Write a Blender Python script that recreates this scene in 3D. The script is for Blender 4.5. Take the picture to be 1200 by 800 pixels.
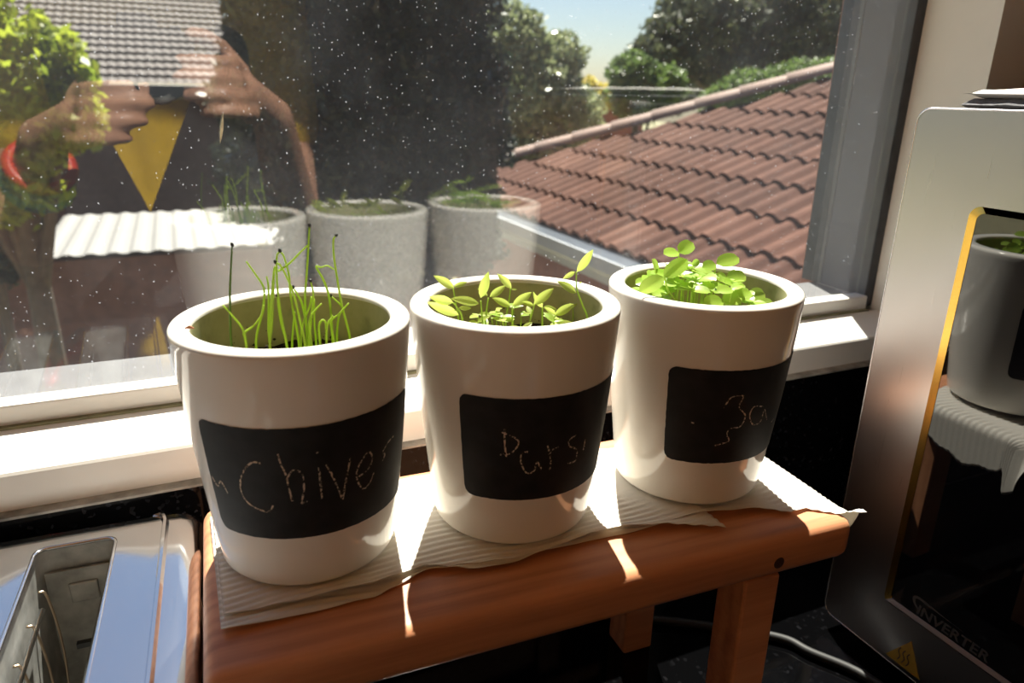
import bpy, bmesh, math, random
import numpy as np
from mathutils import Vector, Matrix, Euler, noise

# ------------------------------------------------------------------ clear
for o in list(bpy.data.objects):
    bpy.data.objects.remove(o, do_unlink=True)
SC = bpy.context.scene
COL = SC.collection

# ------------------------------------------------------------------ camera
PIT, YAW, ROLL = 0.3311, 0.4268, 0.0201
CAM = Vector((-0.1055, -0.3504, 0.2144))
fw = Vector((math.sin(YAW) * math.cos(PIT), math.cos(YAW) * math.cos(PIT), -math.sin(PIT)))
rt = Vector((math.cos(YAW), -math.sin(YAW), 0))
upv = rt.cross(fw)
r2 = rt * math.cos(ROLL) + upv * math.sin(ROLL)
u2 = upv * math.cos(ROLL) - rt * math.sin(ROLL)
cam_d = bpy.data.cameras.new('camera')
cam = bpy.data.objects.new('camera', cam_d)
COL.objects.link(cam)
m = Matrix((r2, u2, -fw)).transposed().to_4x4()
m.translation = CAM
cam.matrix_world = m
cam_d.sensor_width = 36
cam_d.lens = 852.5 * 36 / 1200
cam_d.clip_start = 0.01
cam_d.clip_end = 500
cam_d.dof.use_dof = True
cam_d.dof.focus_distance = 0.40
cam_d.dof.aperture_fstop = 11.0
SC.camera = cam

# ------------------------------------------------------------------ world, sun, exposure
SUN_L = Vector((-0.0305, -0.0836, -0.1456)).normalized()      # travel direction of the sunlight
W = bpy.data.worlds.new('world')
SC.world = W
W.use_nodes = True
wn = W.node_tree
wn.nodes.clear()
wo = wn.nodes.new('ShaderNodeOutputWorld')
wb = wn.nodes.new('ShaderNodeBackground')
sk = wn.nodes.new('ShaderNodeTexSky')
sk.sky_type = 'NISHITA'
sk.sun_disc = False
sk.sun_elevation = math.radians(58.5)
sk.sun_rotation = math.atan2(-SUN_L.x, -SUN_L.y)
sk.air_density = 1.0
sk.dust_density = 0.7
sk.ozone_density = 1.2
wb.inputs['Strength'].default_value = 0.085
wn.links.new(sk.outputs[0], wb.inputs[0])
wn.links.new(wb.outputs[0], wo.inputs[0])

sun_d = bpy.data.lights.new('sun', 'SUN')
sun_d.energy = 15.0
sun_d.color = (1.0, 0.93, 0.81)
sun_d.angle = math.radians(0.55)
sun = bpy.data.objects.new('sun', sun_d)
sun.rotation_euler = SUN_L.to_track_quat('-Z', 'Y').to_euler()
sun.location = (3, 8, 12)
COL.objects.link(sun)

SC.view_settings.view_transform = 'Standard'
SC.view_settings.look = 'None'
SC.view_settings.gamma = 1
SC.view_settings.use_curve_mapping = False
SC.view_settings.exposure = 0.65
SC.cycles.max_bounces = 14
SC.cycles.diffuse_bounces = 6
SC.cycles.glossy_bounces = 6
SC.cycles.transparent_max_bounces = 16
SC.cycles.use_adaptive_sampling = False
SC.cycles.sample_clamp_indirect = 8

random.seed(7)
rng = np.random.default_rng(11)

# ------------------------------------------------------------------ helpers: materials
class NT:
    def __init__(s, name):
        s.m = bpy.data.materials.new(name)
        s.m.use_nodes = True
        s.t = s.m.node_tree
        s.t.nodes.clear()
        s.out = s.t.nodes.new('ShaderNodeOutputMaterial')
    def n(s, kind, **kw):
        x = s.t.nodes.new('ShaderNode' + kind)
        for k, v in kw.items():
            if k.startswith('i_'):
                x.inputs[k[2:].replace('_', ' ')].default_value = v
            else:
                setattr(x, k, v)
        return x
    def l(s, a, b):
        s.t.links.new(a, b)
    def coord(s, kind='Object', scale=(1, 1, 1)):
        tc = s.n('TexCoord')
        mp = s.n('Mapping')
        mp.inputs['Scale'].default_value = scale
        s.l(tc.outputs[kind], mp.inputs[0])
        return mp.outputs[0]
    def noise(s, vec, scale, detail=4, rough=0.55):
        x = s.n('TexNoise')
        x.inputs['Scale'].default_value = scale
        x.inputs['Detail'].default_value = detail
        x.inputs['Roughness'].default_value = rough
        s.l(vec, x.inputs['Vector'])
        return x.outputs['Fac']
    def ramp(s, fac, stops):
        x = s.n('ValToRGB')
        e = x.color_ramp.elements
        while len(e) < len(stops):
            e.new(0.5)
        for el, (p, c) in zip(e, stops):
            el.position = p
            el.color = (*c, 1) if len(c) == 3 else c
        s.l(fac, x.inputs[0])
        return x.outputs[0]
    def math(s, op, a, b=None, clamp=False):
        x = s.n('Math', operation=op, use_clamp=clamp)
        for i, v in enumerate((a, b)):
            if v is None: continue
            if isinstance(v, (int, float)): x.inputs[i].default_value = v
            else: s.l(v, x.inputs[i])
        return x.outputs[0]
    def mix(s, fac, a, b):
        x = s.n('MixShader')
        if isinstance(fac, (int, float)): x.inputs[0].default_value = fac
        else: s.l(fac, x.inputs[0])
        s.l(a, x.inputs[1]); s.l(b, x.inputs[2])
        return x.outputs[0]
    def bump(s, h, strength=0.3, dist=0.001):
        x = s.n('Bump')
        x.inputs['Strength'].default_value = strength
        x.inputs['Distance'].default_value = dist
        s.l(h, x.inputs['Height'])
        return x.outputs[0]
    def done(s, sh):
        s.l(sh, s.out.inputs['Surface'])
        return s.m

def pbr(name, col, rough=0.5, metal=0.0, vary=0.0, vscale=30, bump=0.0, bdist=0.001, spec=0.5, vec='Object', ior=1.5, coat=0.0, stretch=(1, 1, 1)):
    t = NT(name)
    b = t.n('BsdfPrincipled')
    b.inputs['Roughness'].default_value = rough
    b.inputs['Metallic'].default_value = metal
    b.inputs['IOR'].default_value = ior
    b.inputs['Specular IOR Level'].default_value = spec
    b.inputs['Coat Weight'].default_value = coat
    b.inputs['Base Color'].default_value = (*col, 1)
    if vary or bump:
        f = t.noise(t.coord(vec, stretch), vscale)
        if vary:
            lo = tuple(c * (1 - vary) for c in col)
            hi = tuple(min(1, c * (1 + vary)) for c in col)
            t.l(t.ramp(f, [(0.3, lo), (0.7, hi)]), b.inputs['Base Color'])
        if bump:
            t.l(t.bump(f, bump, bdist), b.inputs['Normal'])
    return t.done(b.outputs[0])

def leaf_mat(name, c1, c2, trans, tcol=None, rough=0.45, spec=0.4, per='Object', nscale=60):
    """two-sided leaf: diffuse/gloss in front, light shining through from behind; colour varies from leaf to leaf"""
    t = NT(name)
    f = t.noise(t.coord(per), nscale, 2)
    oi = t.n('ObjectInfo')
    geo = t.n('NewGeometry')
    r = t.math('ADD', t.math('MULTIPLY', f, 0.5), t.math('MULTIPLY', geo.outputs['Random Per Island'], 0.5))
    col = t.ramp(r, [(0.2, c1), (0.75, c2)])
    b = t.n('BsdfPrincipled')
    b.inputs['Roughness'].default_value = rough
    b.inputs['Specular IOR Level'].default_value = spec
    t.l(col, b.inputs['Base Color'])
    tr = t.n('BsdfTranslucent')
    if tcol:
        tr.inputs[0].default_value = (*tcol, 1)
    else:
        t.l(col, tr.inputs[0])
    return t.done(t.mix(trans, b.outputs[0], tr.outputs[0]))

# ------------------------------------------------------------------ helpers: objects
def link(name, me, mat=None, parent=None, smooth=False):
    o = bpy.data.objects.new(name, me)
    COL.objects.link(o)
    if mat and not me.materials:
        for x in (mat if isinstance(mat, (list, tuple)) else [mat]):
            me.materials.append(x)
    if smooth:
        me.polygons.foreach_set('use_smooth', [True] * len(me.polygons))
    if parent:
        o.parent = parent
    return o

def tag(o, label, cat, group=None):
    o['label'] = label
    o['category'] = cat
    if group: o['group'] = group
    return o

def thing(name, label, cat, loc=(0, 0, 0), rotz=0, group=None):
    o = bpy.data.objects.new(name, None)
    o.empty_display_size = 0.02
    COL.objects.link(o)
    o.location = loc
    o.rotation_euler = (0, 0, rotz)
    return tag(o, label, cat, group)

def structure(o):
    o['kind'] = 'structure'
    return o

def mesh_from(verts, faces, name='m'):
    me = bpy.data.meshes.new(name)
    me.from_pydata([tuple(v) for v in verts], [], faces)
    me.validate()
    return me

def bm_mesh(bm, name='m'):
    me = bpy.data.meshes.new(name)
    bm.normal_update()
    bm.to_mesh(me)
    bm.free()
    return me

def add_box(bm, lo, hi, bevel=0.0, seg=2):
    r = bmesh.ops.create_cube(bm, size=1)
    vs = r['verts']
    lo, hi = Vector(lo), Vector(hi)
    for v in vs:
        v.co = Vector(((lo[i] + hi[i]) / 2 + v.co[i] * (hi[i] - lo[i]) for i in range(3)))
    if bevel > 0:
        es = list({e for v in vs for e in v.link_edges})
        bmesh.ops.bevel(bm, geom=es, offset=bevel, segments=seg, profile=0.5, affect='EDGES')

def box(name, lo, hi, mat, parent=None, bevel=0.0, seg=2, smooth=False):
    bm = bmesh.new()
    add_box(bm, lo, hi, bevel, seg)
    return link(name, bm_mesh(bm), mat, parent, smooth)

def tube_geo(pts, rad, n=8, closed=False, cap=True):
    pts = [Vector(p) for p in pts]
    if not isinstance(rad, (list, tuple)): rad = [rad] * len(pts)
    V, F = [], []
    prev = None
    N = len(pts)
    for i, p in enumerate(pts):
        a = pts[(i - 1) % N] if (closed or i > 0) else p
        b = pts[(i + 1) % N] if (closed or i < N - 1) else p
        d = (b - a)
        d = d.normalized() if d.length > 1e-9 else Vector((0, 0, 1))
        if prev is None:
            s = d.orthogonal().normalized()
        else:
            s = prev - d * prev.dot(d)
            s = s.normalized() if s.length > 1e-6 else d.orthogonal().normalized()
        prev = s
        t = d.cross(s)
        for k in range(n):
            an = 2 * math.pi * k / n
            V.append(p + (s * math.cos(an) + t * math.sin(an)) * rad[i])
    R = N if closed else N - 1
    for i in range(R):
        j = (i + 1) % N
        for k in range(n):
            F.append((i * n + k, i * n + (k + 1) % n, j * n + (k + 1) % n, j * n + k))
    if cap and not closed:
        F.append(tuple(range(n - 1, -1, -1)))
        F.append(tuple((N - 1) * n + k for k in range(n)))
    return V, F

def tube(name, pts, rad, mat, parent=None, n=8, closed=False):
    V, F = tube_geo(pts, rad, n, closed)
    return link(name, mesh_from(V, F), mat, parent, True)

def spline(pts, k=6):
    """Catmull-Rom through the points"""
    P = [Vector(p) for p in pts]
    P = [P[0] * 2 - P[1]] + P + [P[-1] * 2 - P[-2]]
    o = []
    for i in range(1, len(P) - 2):
        for j in range(k):
            t = j / k
            a, b, c, d = P[i - 1], P[i], P[i + 1], P[i + 2]
            o.append(0.5 * ((2 * b) + (c - a) * t + (2 * a - 5 * b + 4 * c - d) * t * t + (3 * b - a - 3 * c + d) * t ** 3))
    o.append(P[-2])
    return o

def lathe_geo(prof, n=64, close=False):
    V, F = [], []
    for r, z in prof:
        for k in range(n):
            a = 2 * math.pi * k / n
            V.append((r * math.cos(a), r * math.sin(a), z))
    for i in range(len(prof) - 1):
        for k in range(n):
            F.append((i * n + k, i * n + (k + 1) % n, (i + 1) * n + (k + 1) % n, (i + 1) * n + k))
    return V, F

def prism(bm, poly, axis, lo, hi):
    """extrude a closed 2D polygon along axis"""
    def mk(p, c):
        if axis == 0: return (c, p[0], p[1])
        if axis == 1: return (p[0], c, p[1])
        return (p[0], p[1], c)
    a = [bm.verts.new(mk(p, lo)) for p in poly]
    b = [bm.verts.new(mk(p, hi)) for p in poly]
    n = len(poly)
    fs = [bm.faces.new(a), bm.faces.new(b[::-1])]
    for i in range(n):
        fs.append(bm.faces.new((a[i], b[i], b[(i + 1) % n], a[(i + 1) % n])))
    bmesh.ops.recalc_face_normals(bm, faces=fs)

def shade_auto(o, deg=35):
    me = o.data
    me.polygons.foreach_set('use_smooth', [True] * len(me.polygons))
    try:
        me.set_sharp_from_angle(angle=math.radians(deg))
    except Exception:
        pass

def rrect(w0, w1, h0, h1, r, n=6):
    pts = []
    for cx, cy, a0 in ((w1 - r, h1 - r, 0), (w0 + r, h1 - r, 90), (w0 + r, h0 + r, 180), (w1 - r, h0 + r, 270)):
        for i in range(n + 1):
            a = math.radians(a0 + 90 * i / n)
            pts.append((cx + r * math.cos(a), cy + r * math.sin(a)))
    return pts

# ------------------------------------------------------------------ main dimensions (metres, table top is z = 0)
COUNTER_Z = -0.165
FLOOR_Z = -1.065
CEIL_Z = 1.73
GLASS_Y = 0.1234
SILL_Y, SILL_T, SILL_B = 0.0807, 0.0122, -0.0101
WIN_X0, WIN_X1, WIN_Z1 = -1.78, 0.4902, 1.615  # window's unseen left end widened to bring more fill light inside
GROUND_Z = -3.3

# ================================================================== THE ROOM
M_wall = pbr('apricot_wall_paint', (0.78, 0.44, 0.17), 0.6, vary=0.03, vscale=6)
M_white = pbr('white_gloss_paint', (0.80, 0.78, 0.74), 0.28, vary=0.03, vscale=25, bump=0.05, bdist=0.0005)
M_jamb = pbr('white_jamb_paint', (0.78, 0.75, 0.70), 0.4, vary=0.03, vscale=20)
M_floor = pbr('oak_floor', (0.62, 0.34, 0.14), 0.4, vary=0.2, vscale=8, stretch=(1, 8, 1))
M_ceil = pbr('ceiling_paint', (0.86, 0.50, 0.20), 0.8, vary=0.02)
M_darkframe = pbr('charcoal_aluminium', (0.045, 0.05, 0.062), 0.45, metal=0.0, vary=0.25, vscale=90)
M_reveal = pbr('slate_grey_reveal_paint', (0.040, 0.047, 0.066), 0.6, vary=0.12, vscale=40)
M_ledge = pbr('grey_outer_ledge', (0.055, 0.055, 0.060), 0.7, vary=0.15, vscale=60)
M_outbrick = pbr('outer_house_brick', (0.30, 0.16, 0.12), 0.9, vary=0.2, vscale=14)
M_joint = pbr('olive_joint_fill', (0.19, 0.18, 0.10), 0.8, vary=0.3, vscale=80)

def granite(name, lo, hi):
    t = NT(name)
    v = t.coord('Object')
    vo = t.n('TexVoronoi', feature='F1')
    vo.inputs['Scale'].default_value = 420
    t.l(v, vo.inputs['Vector'])
    sp = t.ramp(vo.outputs['Color'], [(0.80, lo), (0.97, hi)])
    b = t.n('BsdfPrincipled')
    b.inputs['Roughness'].default_value = 0.06
    b.inputs['Specular IOR Level'].default_value = 0.2
    t.l(sp, b.inputs['Base Color'])
    return t.done(b.outputs[0])
M_granite = granite('black_speckled_granite', (0.003, 0.003, 0.0035), (0.024, 0.024, 0.028))
M_counter = granite('black_polished_granite', (0.0012, 0.0012, 0.0014), (0.006, 0.006, 0.007))

RX0, RX1, RY0 = -1.9, 1.25, -2.7
structure(box('floor', (RX0, RY0, FLOOR_Z - 0.05), (RX1, 0.085, FLOOR_Z), M_floor))
structure(box('ceiling', (RX0, RY0, CEIL_Z), (RX1, 0.2, CEIL_Z + 0.05), M_ceil))
structure(box('wall_left', (RX0 - 0.08, RY0, FLOOR_Z - 0.05), (RX0, 0.2, CEIL_Z + 0.05), M_wall))
structure(box('wall_right', (RX1, RY0, FLOOR_Z - 0.05), (RX1 + 0.08, 0.2, CEIL_Z + 0.05), pbr('taupe_side_paint', (0.22, 0.18, 0.15), 0.7, vary=0.05)))
structure(box('wall_back', (RX0 - 0.08, RY0 - 0.08, FLOOR_Z - 0.05), (RX1 + 0.08, RY0, CEIL_Z + 0.05), pbr('taupe_wall_paint', (0.20, 0.16, 0.13), 0.7, vary=0.05)))
bm = bmesh.new()
for lo, hi in (((RX0, 0.085, FLOOR_Z - 0.05), (RX1, 0.196, SILL_B)),
               ((RX0, 0.085, SILL_B), (WIN_X0, 0.196, CEIL_Z)),
               ((WIN_X1, 0.085, SILL_B), (RX1, 0.196, CEIL_Z)),
               ((WIN_X0, 0.085, WIN_Z1), (WIN_X1, 0.196, CEIL_Z))):
    add_box(bm, lo, hi)
structure(link('wall_window', bm_mesh(bm), pbr('cream_wall_paint', (0.74, 0.66, 0.57), 0.6, vary=0.03, vscale=6)))
bm = bmesh.new()
for lo, hi in (((RX0, 0.1965, GROUND_Z), (RX1, 0.215, SILL_B + 0.02)),
               ((RX0, 0.1965, SILL_B + 0.02), (WIN_X0, 0.215, CEIL_Z)),
               ((WIN_X1, 0.1965, SILL_B + 0.02), (RX1, 0.215, CEIL_Z)),
               ((WIN_X0, 0.1965, WIN_Z1), (WIN_X1, 0.215, CEIL_Z))):
    add_box(bm, lo, hi)
structure(link('wall_outside', bm_mesh(bm), M_outbrick))

# window: sill, rails, stiles, pane
win = bpy.data.objects.new('window_1', None)
COL.objects.link(win)
structure(win)
win.location = (0, SILL_Y, SILL_B)
bm = bmesh.new()
prism(bm, [(SILL_Y, SILL_B), (SILL_Y, SILL_T - 0.0015), (SILL_Y + 0.0012, SILL_T), (0.1155, 0.0238), (0.1155, SILL_B)], 0, WIN_X0, WIN_X1)
def wpart(name, me, mat, smooth=False):
    o = link(name, me, mat, None, smooth)
    o.parent = win
    o.matrix_parent_inverse = Matrix.Translation(-Vector(win.location))
    return o
def wbox(name, lo, hi, mat, bevel=0.0):
    bm = bmesh.new()
    add_box(bm, lo, hi, bevel)
    return wpart(name, bm_mesh(bm), mat)
wpart('window_sill', bm_mesh(bm), M_white)
wbox('joint_strip', (WIN_X0, 0.1150, 0.012), (0.478, 0.1195, 0.0252), M_joint)  # olive strip filling the joint between sill and bottom rail
wbox('bottom_rail', (WIN_X0, 0.1190, 0.012), (0.478, 0.1340, 0.0373), M_white, 0.0012)
wbox('outer_ledge', (WIN_X0, 0.1342, -0.012), (0.4884, 0.1960, 0.0318), M_ledge)
wbox('side_stile', (0.4785, 0.1225, 0.0260), (0.4901, 0.1350, WIN_Z1), M_darkframe, 0.0015)
wbox('side_stile', (WIN_X0, 0.1190, 0.0373), (WIN_X0 + 0.03, 0.1350, WIN_Z1), M_darkframe, 0.0015)
wbox('top_rail', (WIN_X0 + 0.03, 0.1190, WIN_Z1 - 0.03), (0.4785, 0.1350, WIN_Z1), M_darkframe, 0.0015)
wbox('outer_reveal', (0.4885, 0.1352, 0.0320), (0.4901, 0.1860, WIN_Z1), M_reveal)
wbox('outer_frame', (0.4875, 0.1862, 0.0320), (0.4901, 0.2120, WIN_Z1), M_darkframe, 0.0008)

def glass_mat(dusty):
    t = NT('dusty_window_glass' if dusty else 'window_glass')
    geo = t.n('NewGeometry')
    ior = t.math('ADD', t.math('MULTIPLY', geo.outputs['Backfacing'], 1 / 1.52 - 1.52), 1.52)
    fr = t.n('Fresnel')
    t.l(ior, fr.inputs['IOR'])
    tp = t.n('BsdfTransparent')
    tp.inputs[0].default_value = (0.97, 0.985, 0.98, 1)
    gl = t.n('BsdfGlossy')
    gl.inputs['Roughness'].default_value = 0.0
    sh = t.mix(t.math('ADD', fr.outputs[0], 0.062, True), tp.outputs[0], gl.outputs[0])   # reflective solar coating
    if dusty:
        v = t.coord('Object')
        def dots(scale, rmax, keep, shift):
            mp = t.n('Mapping')
            mp.inputs['Location'].default_value = (shift, shift * 0.7, shift * 1.3)
            t.l(v, mp.inputs[0])
            # wobble keeps the specks from being perfect discs
            nz = t.n('TexNoise')
            nz.inputs['Scale'].default_value = scale * 3
            t.l(mp.outputs[0], nz.inputs['Vector'])
            vm = t.n('VectorMath', operation='MULTIPLY_ADD')
            vm.inputs[1].default_value = (0.5 / scale,) * 3
            t.l(nz.outputs['Color'], vm.inputs[0]); t.l(mp.outputs[0], vm.inputs[2])
            vo = t.n('TexVoronoi', feature='F1', voronoi_dimensions='3D')
            vo.inputs['Scale'].default_value = scale
            t.l(vm.outputs[0], vo.inputs['Vector'])
            sep = t.n('SeparateColor')
            t.l(vo.outputs['Color'], sep.inputs[0])
            on = t.math('LESS_THAN', sep.outputs[0], keep)
            rad = t.math('MULTIPLY', t.math('ADD', t.math('MULTIPLY', sep.outputs[1], 0.7), 0.3), rmax * scale)
            d = t.math('SUBTRACT', 1.0, t.math('DIVIDE', vo.outputs['Distance'], rad), True)
            d = t.math('MULTIPLY', t.math('MULTIPLY', d, 2.0, True), t.math('ADD', t.math('MULTIPLY', sep.outputs[2], 0.75), 0.25))
            return t.math('MULTIPLY', d, on)
        a = t.math('MULTIPLY', dots(300, 0.0008, 0.60, 0.13), 0.36)
        b = t.math('MULTIPLY', dots(130, 0.0011, 0.34, 0.57), 0.55)
        c = t.math('MULTIPLY', dots(22, 0.0020, 0.09, 0.91), 0.8)
        # grimy film: denser low on the pane, in drifting patches
        f1 = t.noise(v, 6, 5)
        film = t.math('MULTIPLY', t.math('SUBTRACT', f1, 0.25, True), 0.085)
        sepc = t.n('SeparateXYZ')
        t.l(v, sepc.inputs[0])
        low = t.math('MULTIPLY', t.math('SUBTRACT', 0.10, sepc.outputs[2], True), 0.25)
        film = t.math('ADD', film, t.math('MULTIPLY', low, f1))
        tot = t.math('ADD', t.math('MAXIMUM', t.math('MAXIMUM', a, b), c), film, True)
        tr = t.n('BsdfTranslucent')
        tr.inputs[0].default_value = (0.72, 0.75, 0.84, 1)
        df = t.n('BsdfDiffuse')
        df.inputs[0].default_value = (0.6, 0.58, 0.56, 1)
        dust = t.mix(0.75, df.outputs[0], tr.outputs[0])
        sh = t.mix(tot, sh, dust)
    return t.done(sh)
bm = bmesh.new()
add_box(bm, (WIN_X0 + 0.02, GLASS_Y, 0.0300), (0.4790, GLASS_Y + 0.0040, WIN_Z1 - 0.02))
me = bm_mesh(bm)
me.materials.append(glass_mat(True)); me.materials.append(glass_mat(False))
for p in me.polygons:
    p.material_index = 0 if p.normal.y < -0.5 else 1
wpart('pane', me, None)

# dried leaf stuck on the pane
V = [(0.0, 0, 0.009), (0.0006, 0, 0.004), (0.0009, 0, 0.0), (0.0007, 0, -0.005), (0.0001, 0, -0.0085), (-0.0005, 0, -0.004), (-0.0007, 0, 0.001), (-0.0004, 0, 0.006)]
V += [(x, -0.0005, z) for x, y, z in V]
n = 8
F = [tuple(range(n)), tuple(range(2 * n - 1, n - 1, -1))] + [(i, (i + 1) % n, n + (i + 1) % n, n + i) for i in range(n)]
seed = link('dried_petal', mesh_from(V, F), pbr('dry_petal', (0.72, 0.66, 0.48), 0.7, vary=0.3, vscale=200))
seed.location = (-0.0795, GLASS_Y - 0.0003, 0.1905)
seed.rotation_euler = (0, math.radians(12), 0)
tag(seed, 'thin dried cream petal stuck on the dusty window glass', 'petal')

# architrave on the right, splashback under the sill, counter
structure(box('trim_1', (0.4887, 0.0550, SILL_B), (0.5320, 0.0810, WIN_Z1 + 0.04), M_jamb))
structure(box('trim_2', (0.4887, 0.0810, SILL_T), (WIN_X1 + 0.004, 0.1224, WIN_Z1), M_jamb))
spl = structure(box('wall_splashback', (RX0, 0.0745, COUNTER_Z), (0.90, 0.0849, SILL_B - 0.0015), M_granite, None, 0.001))
caulk_line = structure(box('trim_3', (RX0, 0.0725, SILL_B - 0.0015), (RX1 - 0.02, 0.0849, SILL_B), pbr('dusty_joint', (0.30, 0.28, 0.25), 0.8, vary=0.5, vscale=60)))

counter = thing('kitchen_counter', 'black polished stone kitchen counter under the window', 'counter', (0, -0.2, FLOOR_Z))
def sub(o, parent):
    o.parent = parent
    o.matrix_parent_inverse = Matrix.Translation(-Vector(parent.location))
    return o
sub(box('worktop', (RX0 + 0.002, -0.47, COUNTER_Z - 0.03), (RX1 - 0.002, 0.0744, COUNTER_Z), M_counter, None, 0.003), counter)
M_cab = pbr('oak_cabinet', (0.55, 0.30, 0.13), 0.5)
sub(box('base_cabinet', (RX0 + 0.002, -0.43, FLOOR_Z + 0.001), (RX1 - 0.002, 0.0744, COUNTER_Z - 0.0302), M_cab), counter)

# ================================================================== OUTSIDE
M_grass = pbr('dry_lawn', (0.16, 0.15, 0.08), 0.95, vary=0.35, vscale=2.5)
structure(box('floor_garden', (-40, 0.22, GROUND_Z - 0.2), (60, 90, GROUND_Z), M_grass))

# ---- neighbouring wing on the right with the clay tile roof
M_tile = None
def tile_mat():
    t = NT('weathered_terracotta_tile')
    oi = t.n('ObjectInfo')
    v = t.coord('Object')
    f = t.noise(v, 9, 5)
    r = t.math('ADD', t.math('MULTIPLY', f, 0.6), t.math('MULTIPLY', oi.outputs['Random'], 0.4))
    col = t.ramp(r, [(0.25, (0.052, 0.022, 0.015)), (0.5, (0.082, 0.036, 0.025)), (0.75, (0.112, 0.054, 0.038))])
    b = t.n('BsdfPrincipled')
    b.inputs['Roughness'].default_value = 0.85
    b.inputs['Specular IOR Level'].default_value = 0.1
    t.l(col, b.inputs['Base Color'])
    t.l(t.bump(f, 0.2, 0.004), b.inputs['Normal'])
    return t.done(b.outputs[0])
M_tile = tile_mat()
M_hip = pbr('pale_ridge_mortar', (0.22, 0.15, 0.125), 0.8, vary=0.15, vscale=5)
M_deck = pbr('dark_roof_underlay', (0.035, 0.022, 0.018), 0.9)
M_gutter = pbr('grey_painted_gutter', (0.50, 0.53, 0.57), 0.45, vary=0.06, vscale=3)
M_brickR = pbr('red_brown_wing_wall', (0.26, 0.11, 0.085), 0.85, vary=0.15, vscale=10)

AG = 2.3
XG, YC, ZG = CAM.x + AG, CAM.y + 3.0 * AG, CAM.z - 0.383 * AG
TH = math.radians(22.6)
wing = thing('tiled_wing', 'low brick building with terracotta tiled hip roof and grey gutter', 'house', (XG + 1.5, 3.0, GROUND_Z))
up = Vector((math.cos(TH), 0, math.sin(TH)))
nrm = Vector((-math.sin(TH), 0, math.cos(TH)))
EXPO, TW = 0.32, 0.30
# one tile: two rolls, thick butt; local x across (world -Y), y up the slope
prof = []
for i in range(17):
    u = i / 16 * 2
    ph = (u % 1.0) if i < 16 else 1.0
    h = 0.030 * max(0.0, math.sin(math.pi * min(1, max(0, (ph - 0.12) / 0.76)))) ** 0.6
    prof.append((i / 16 * TW, h))
V, F = [], []
LT = EXPO + 0.05
for (yy, dz) in ((0.0, 0.024), (LT, 0.0)):
    for x, h in prof: V.append((x, yy, h + dz))
for (yy, dz) in ((0.0, 0.003), (LT, -0.02)):
    for x, h in prof: V.append((x, yy, h * 0.8 + dz))
n = len(prof)
for i in range(n - 1):
    F.append((i, i + 1, n + i + 1, n + i))
    F.append((i, 2 * n + i, 2 * n + i + 1, i + 1))
F.append((0, n, 3 * n, 2 * n)); F.append((n - 1, 2 * n + n - 1, 3 * n + n - 1, n + n - 1))
tile_me = mesh_from(V, F)
tile_me.materials.append(M_tile)
tile_me.polygons.foreach_set('use_smooth', [True] * len(tile_me.polygons))
tile_me.set_sharp_from_angle(angle=math.radians(50))
rotm = Matrix((Vector((0, -1, 0)), up, nrm)).transposed().to_4x4()
wloc = Vector(wing.location)
for c in range(0, 12):
    s0 = -0.03 + c * EXPO
    hx = s0 * math.cos(TH)
    k = 0
    y = YC - hx - 0.16
    y = YC - 0.1 - math.ceil((hx + 0.1) / TW) * TW + (TW / 2 if c % 2 else 0)
    while y - TW > 1.0 + c * 0.12:
        o = bpy.data.objects.new('roof_tile', tile_me)
        COL.objects.link(o)
        mm = rotm.copy()
        j = random.uniform(-1, 1)
        mm.translation = Vector((XG, y, ZG)) + up * (s0 + j * 0.006) + nrm * (0.018 + random.uniform(0, 0.004)) - wloc
        o.parent = wing
        o.matrix_local = mm
        y -= TW + 0.001
# deck (slope facing us, the far hip slope, ridge)
RUN = 4.2
A0 = Vector((XG, YC, ZG)); B0 = Vector((XG, 0.9, ZG))
A1 = Vector((XG + RUN, YC - RUN, ZG + RUN * math.tan(TH))); B1 = Vector((XG + RUN, 0.9, ZG + RUN * math.tan(TH)))
C0 = Vector((XG + 2 * RUN, YC, ZG)); D0 = Vector((XG + 2 * RUN, 0.9, ZG))
V = [A0, B0, B1, A1, C0, D0]
Vl = [v - Vector((0, 0, 0.12)) for v in V]
dk = link('roof_deck', mesh_from([v - wloc for v in V + Vl], [(0, 1, 2, 3), (0, 3, 4), (3, 2, 5, 4), (6, 9, 8, 7), (6, 10, 9), (9, 10, 11, 8), (0, 6, 7, 1), (0, 4, 10, 6), (1, 7, 8, 2), (2, 8, 11, 5), (4, 5, 11, 10)]), M_deck, wing)
# hip cap tiles, overlapping, running up the hip
hd = (A1 - A0).normalized()
hs = hd.cross(Vector((0, 0, 1))).normalized()
hu = hs.cross(hd)
V, F = [], []
for (t, sc) in ((0.0, 1.0), (0.42, 0.86)):
    for i in range(9):
        a = math.pi * i / 8
        V.append(hs * math.cos(a) * 0.125 * sc + hu * (math.sin(a) * 0.085 * sc) + hd * t)
for i in range(9):
    a = math.pi * i / 8
    V.append(hs * math.cos(a) * 0.10 + hu * (math.sin(a) * 0.065 - 0.01))
for i in range(8):
    F.append((i, i + 1, 9 + i + 1, 9 + i)); F.append((18 + i, 18 + i + 1, i + 1, i))
cap_me = mesh_from(V, F)
cap_me.materials.append(M_hip)
cap_me.polygons.foreach_set('use_smooth', [True] * len(cap_me.polygons))
for k in range(13):
    o = link('hip_cap', cap_me, None, wing)
    o.location = A0 + hd * (0.02 + k * 0.36) + hu * 0.055 - wloc + hs * random.uniform(-0.008, 0.008)
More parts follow.
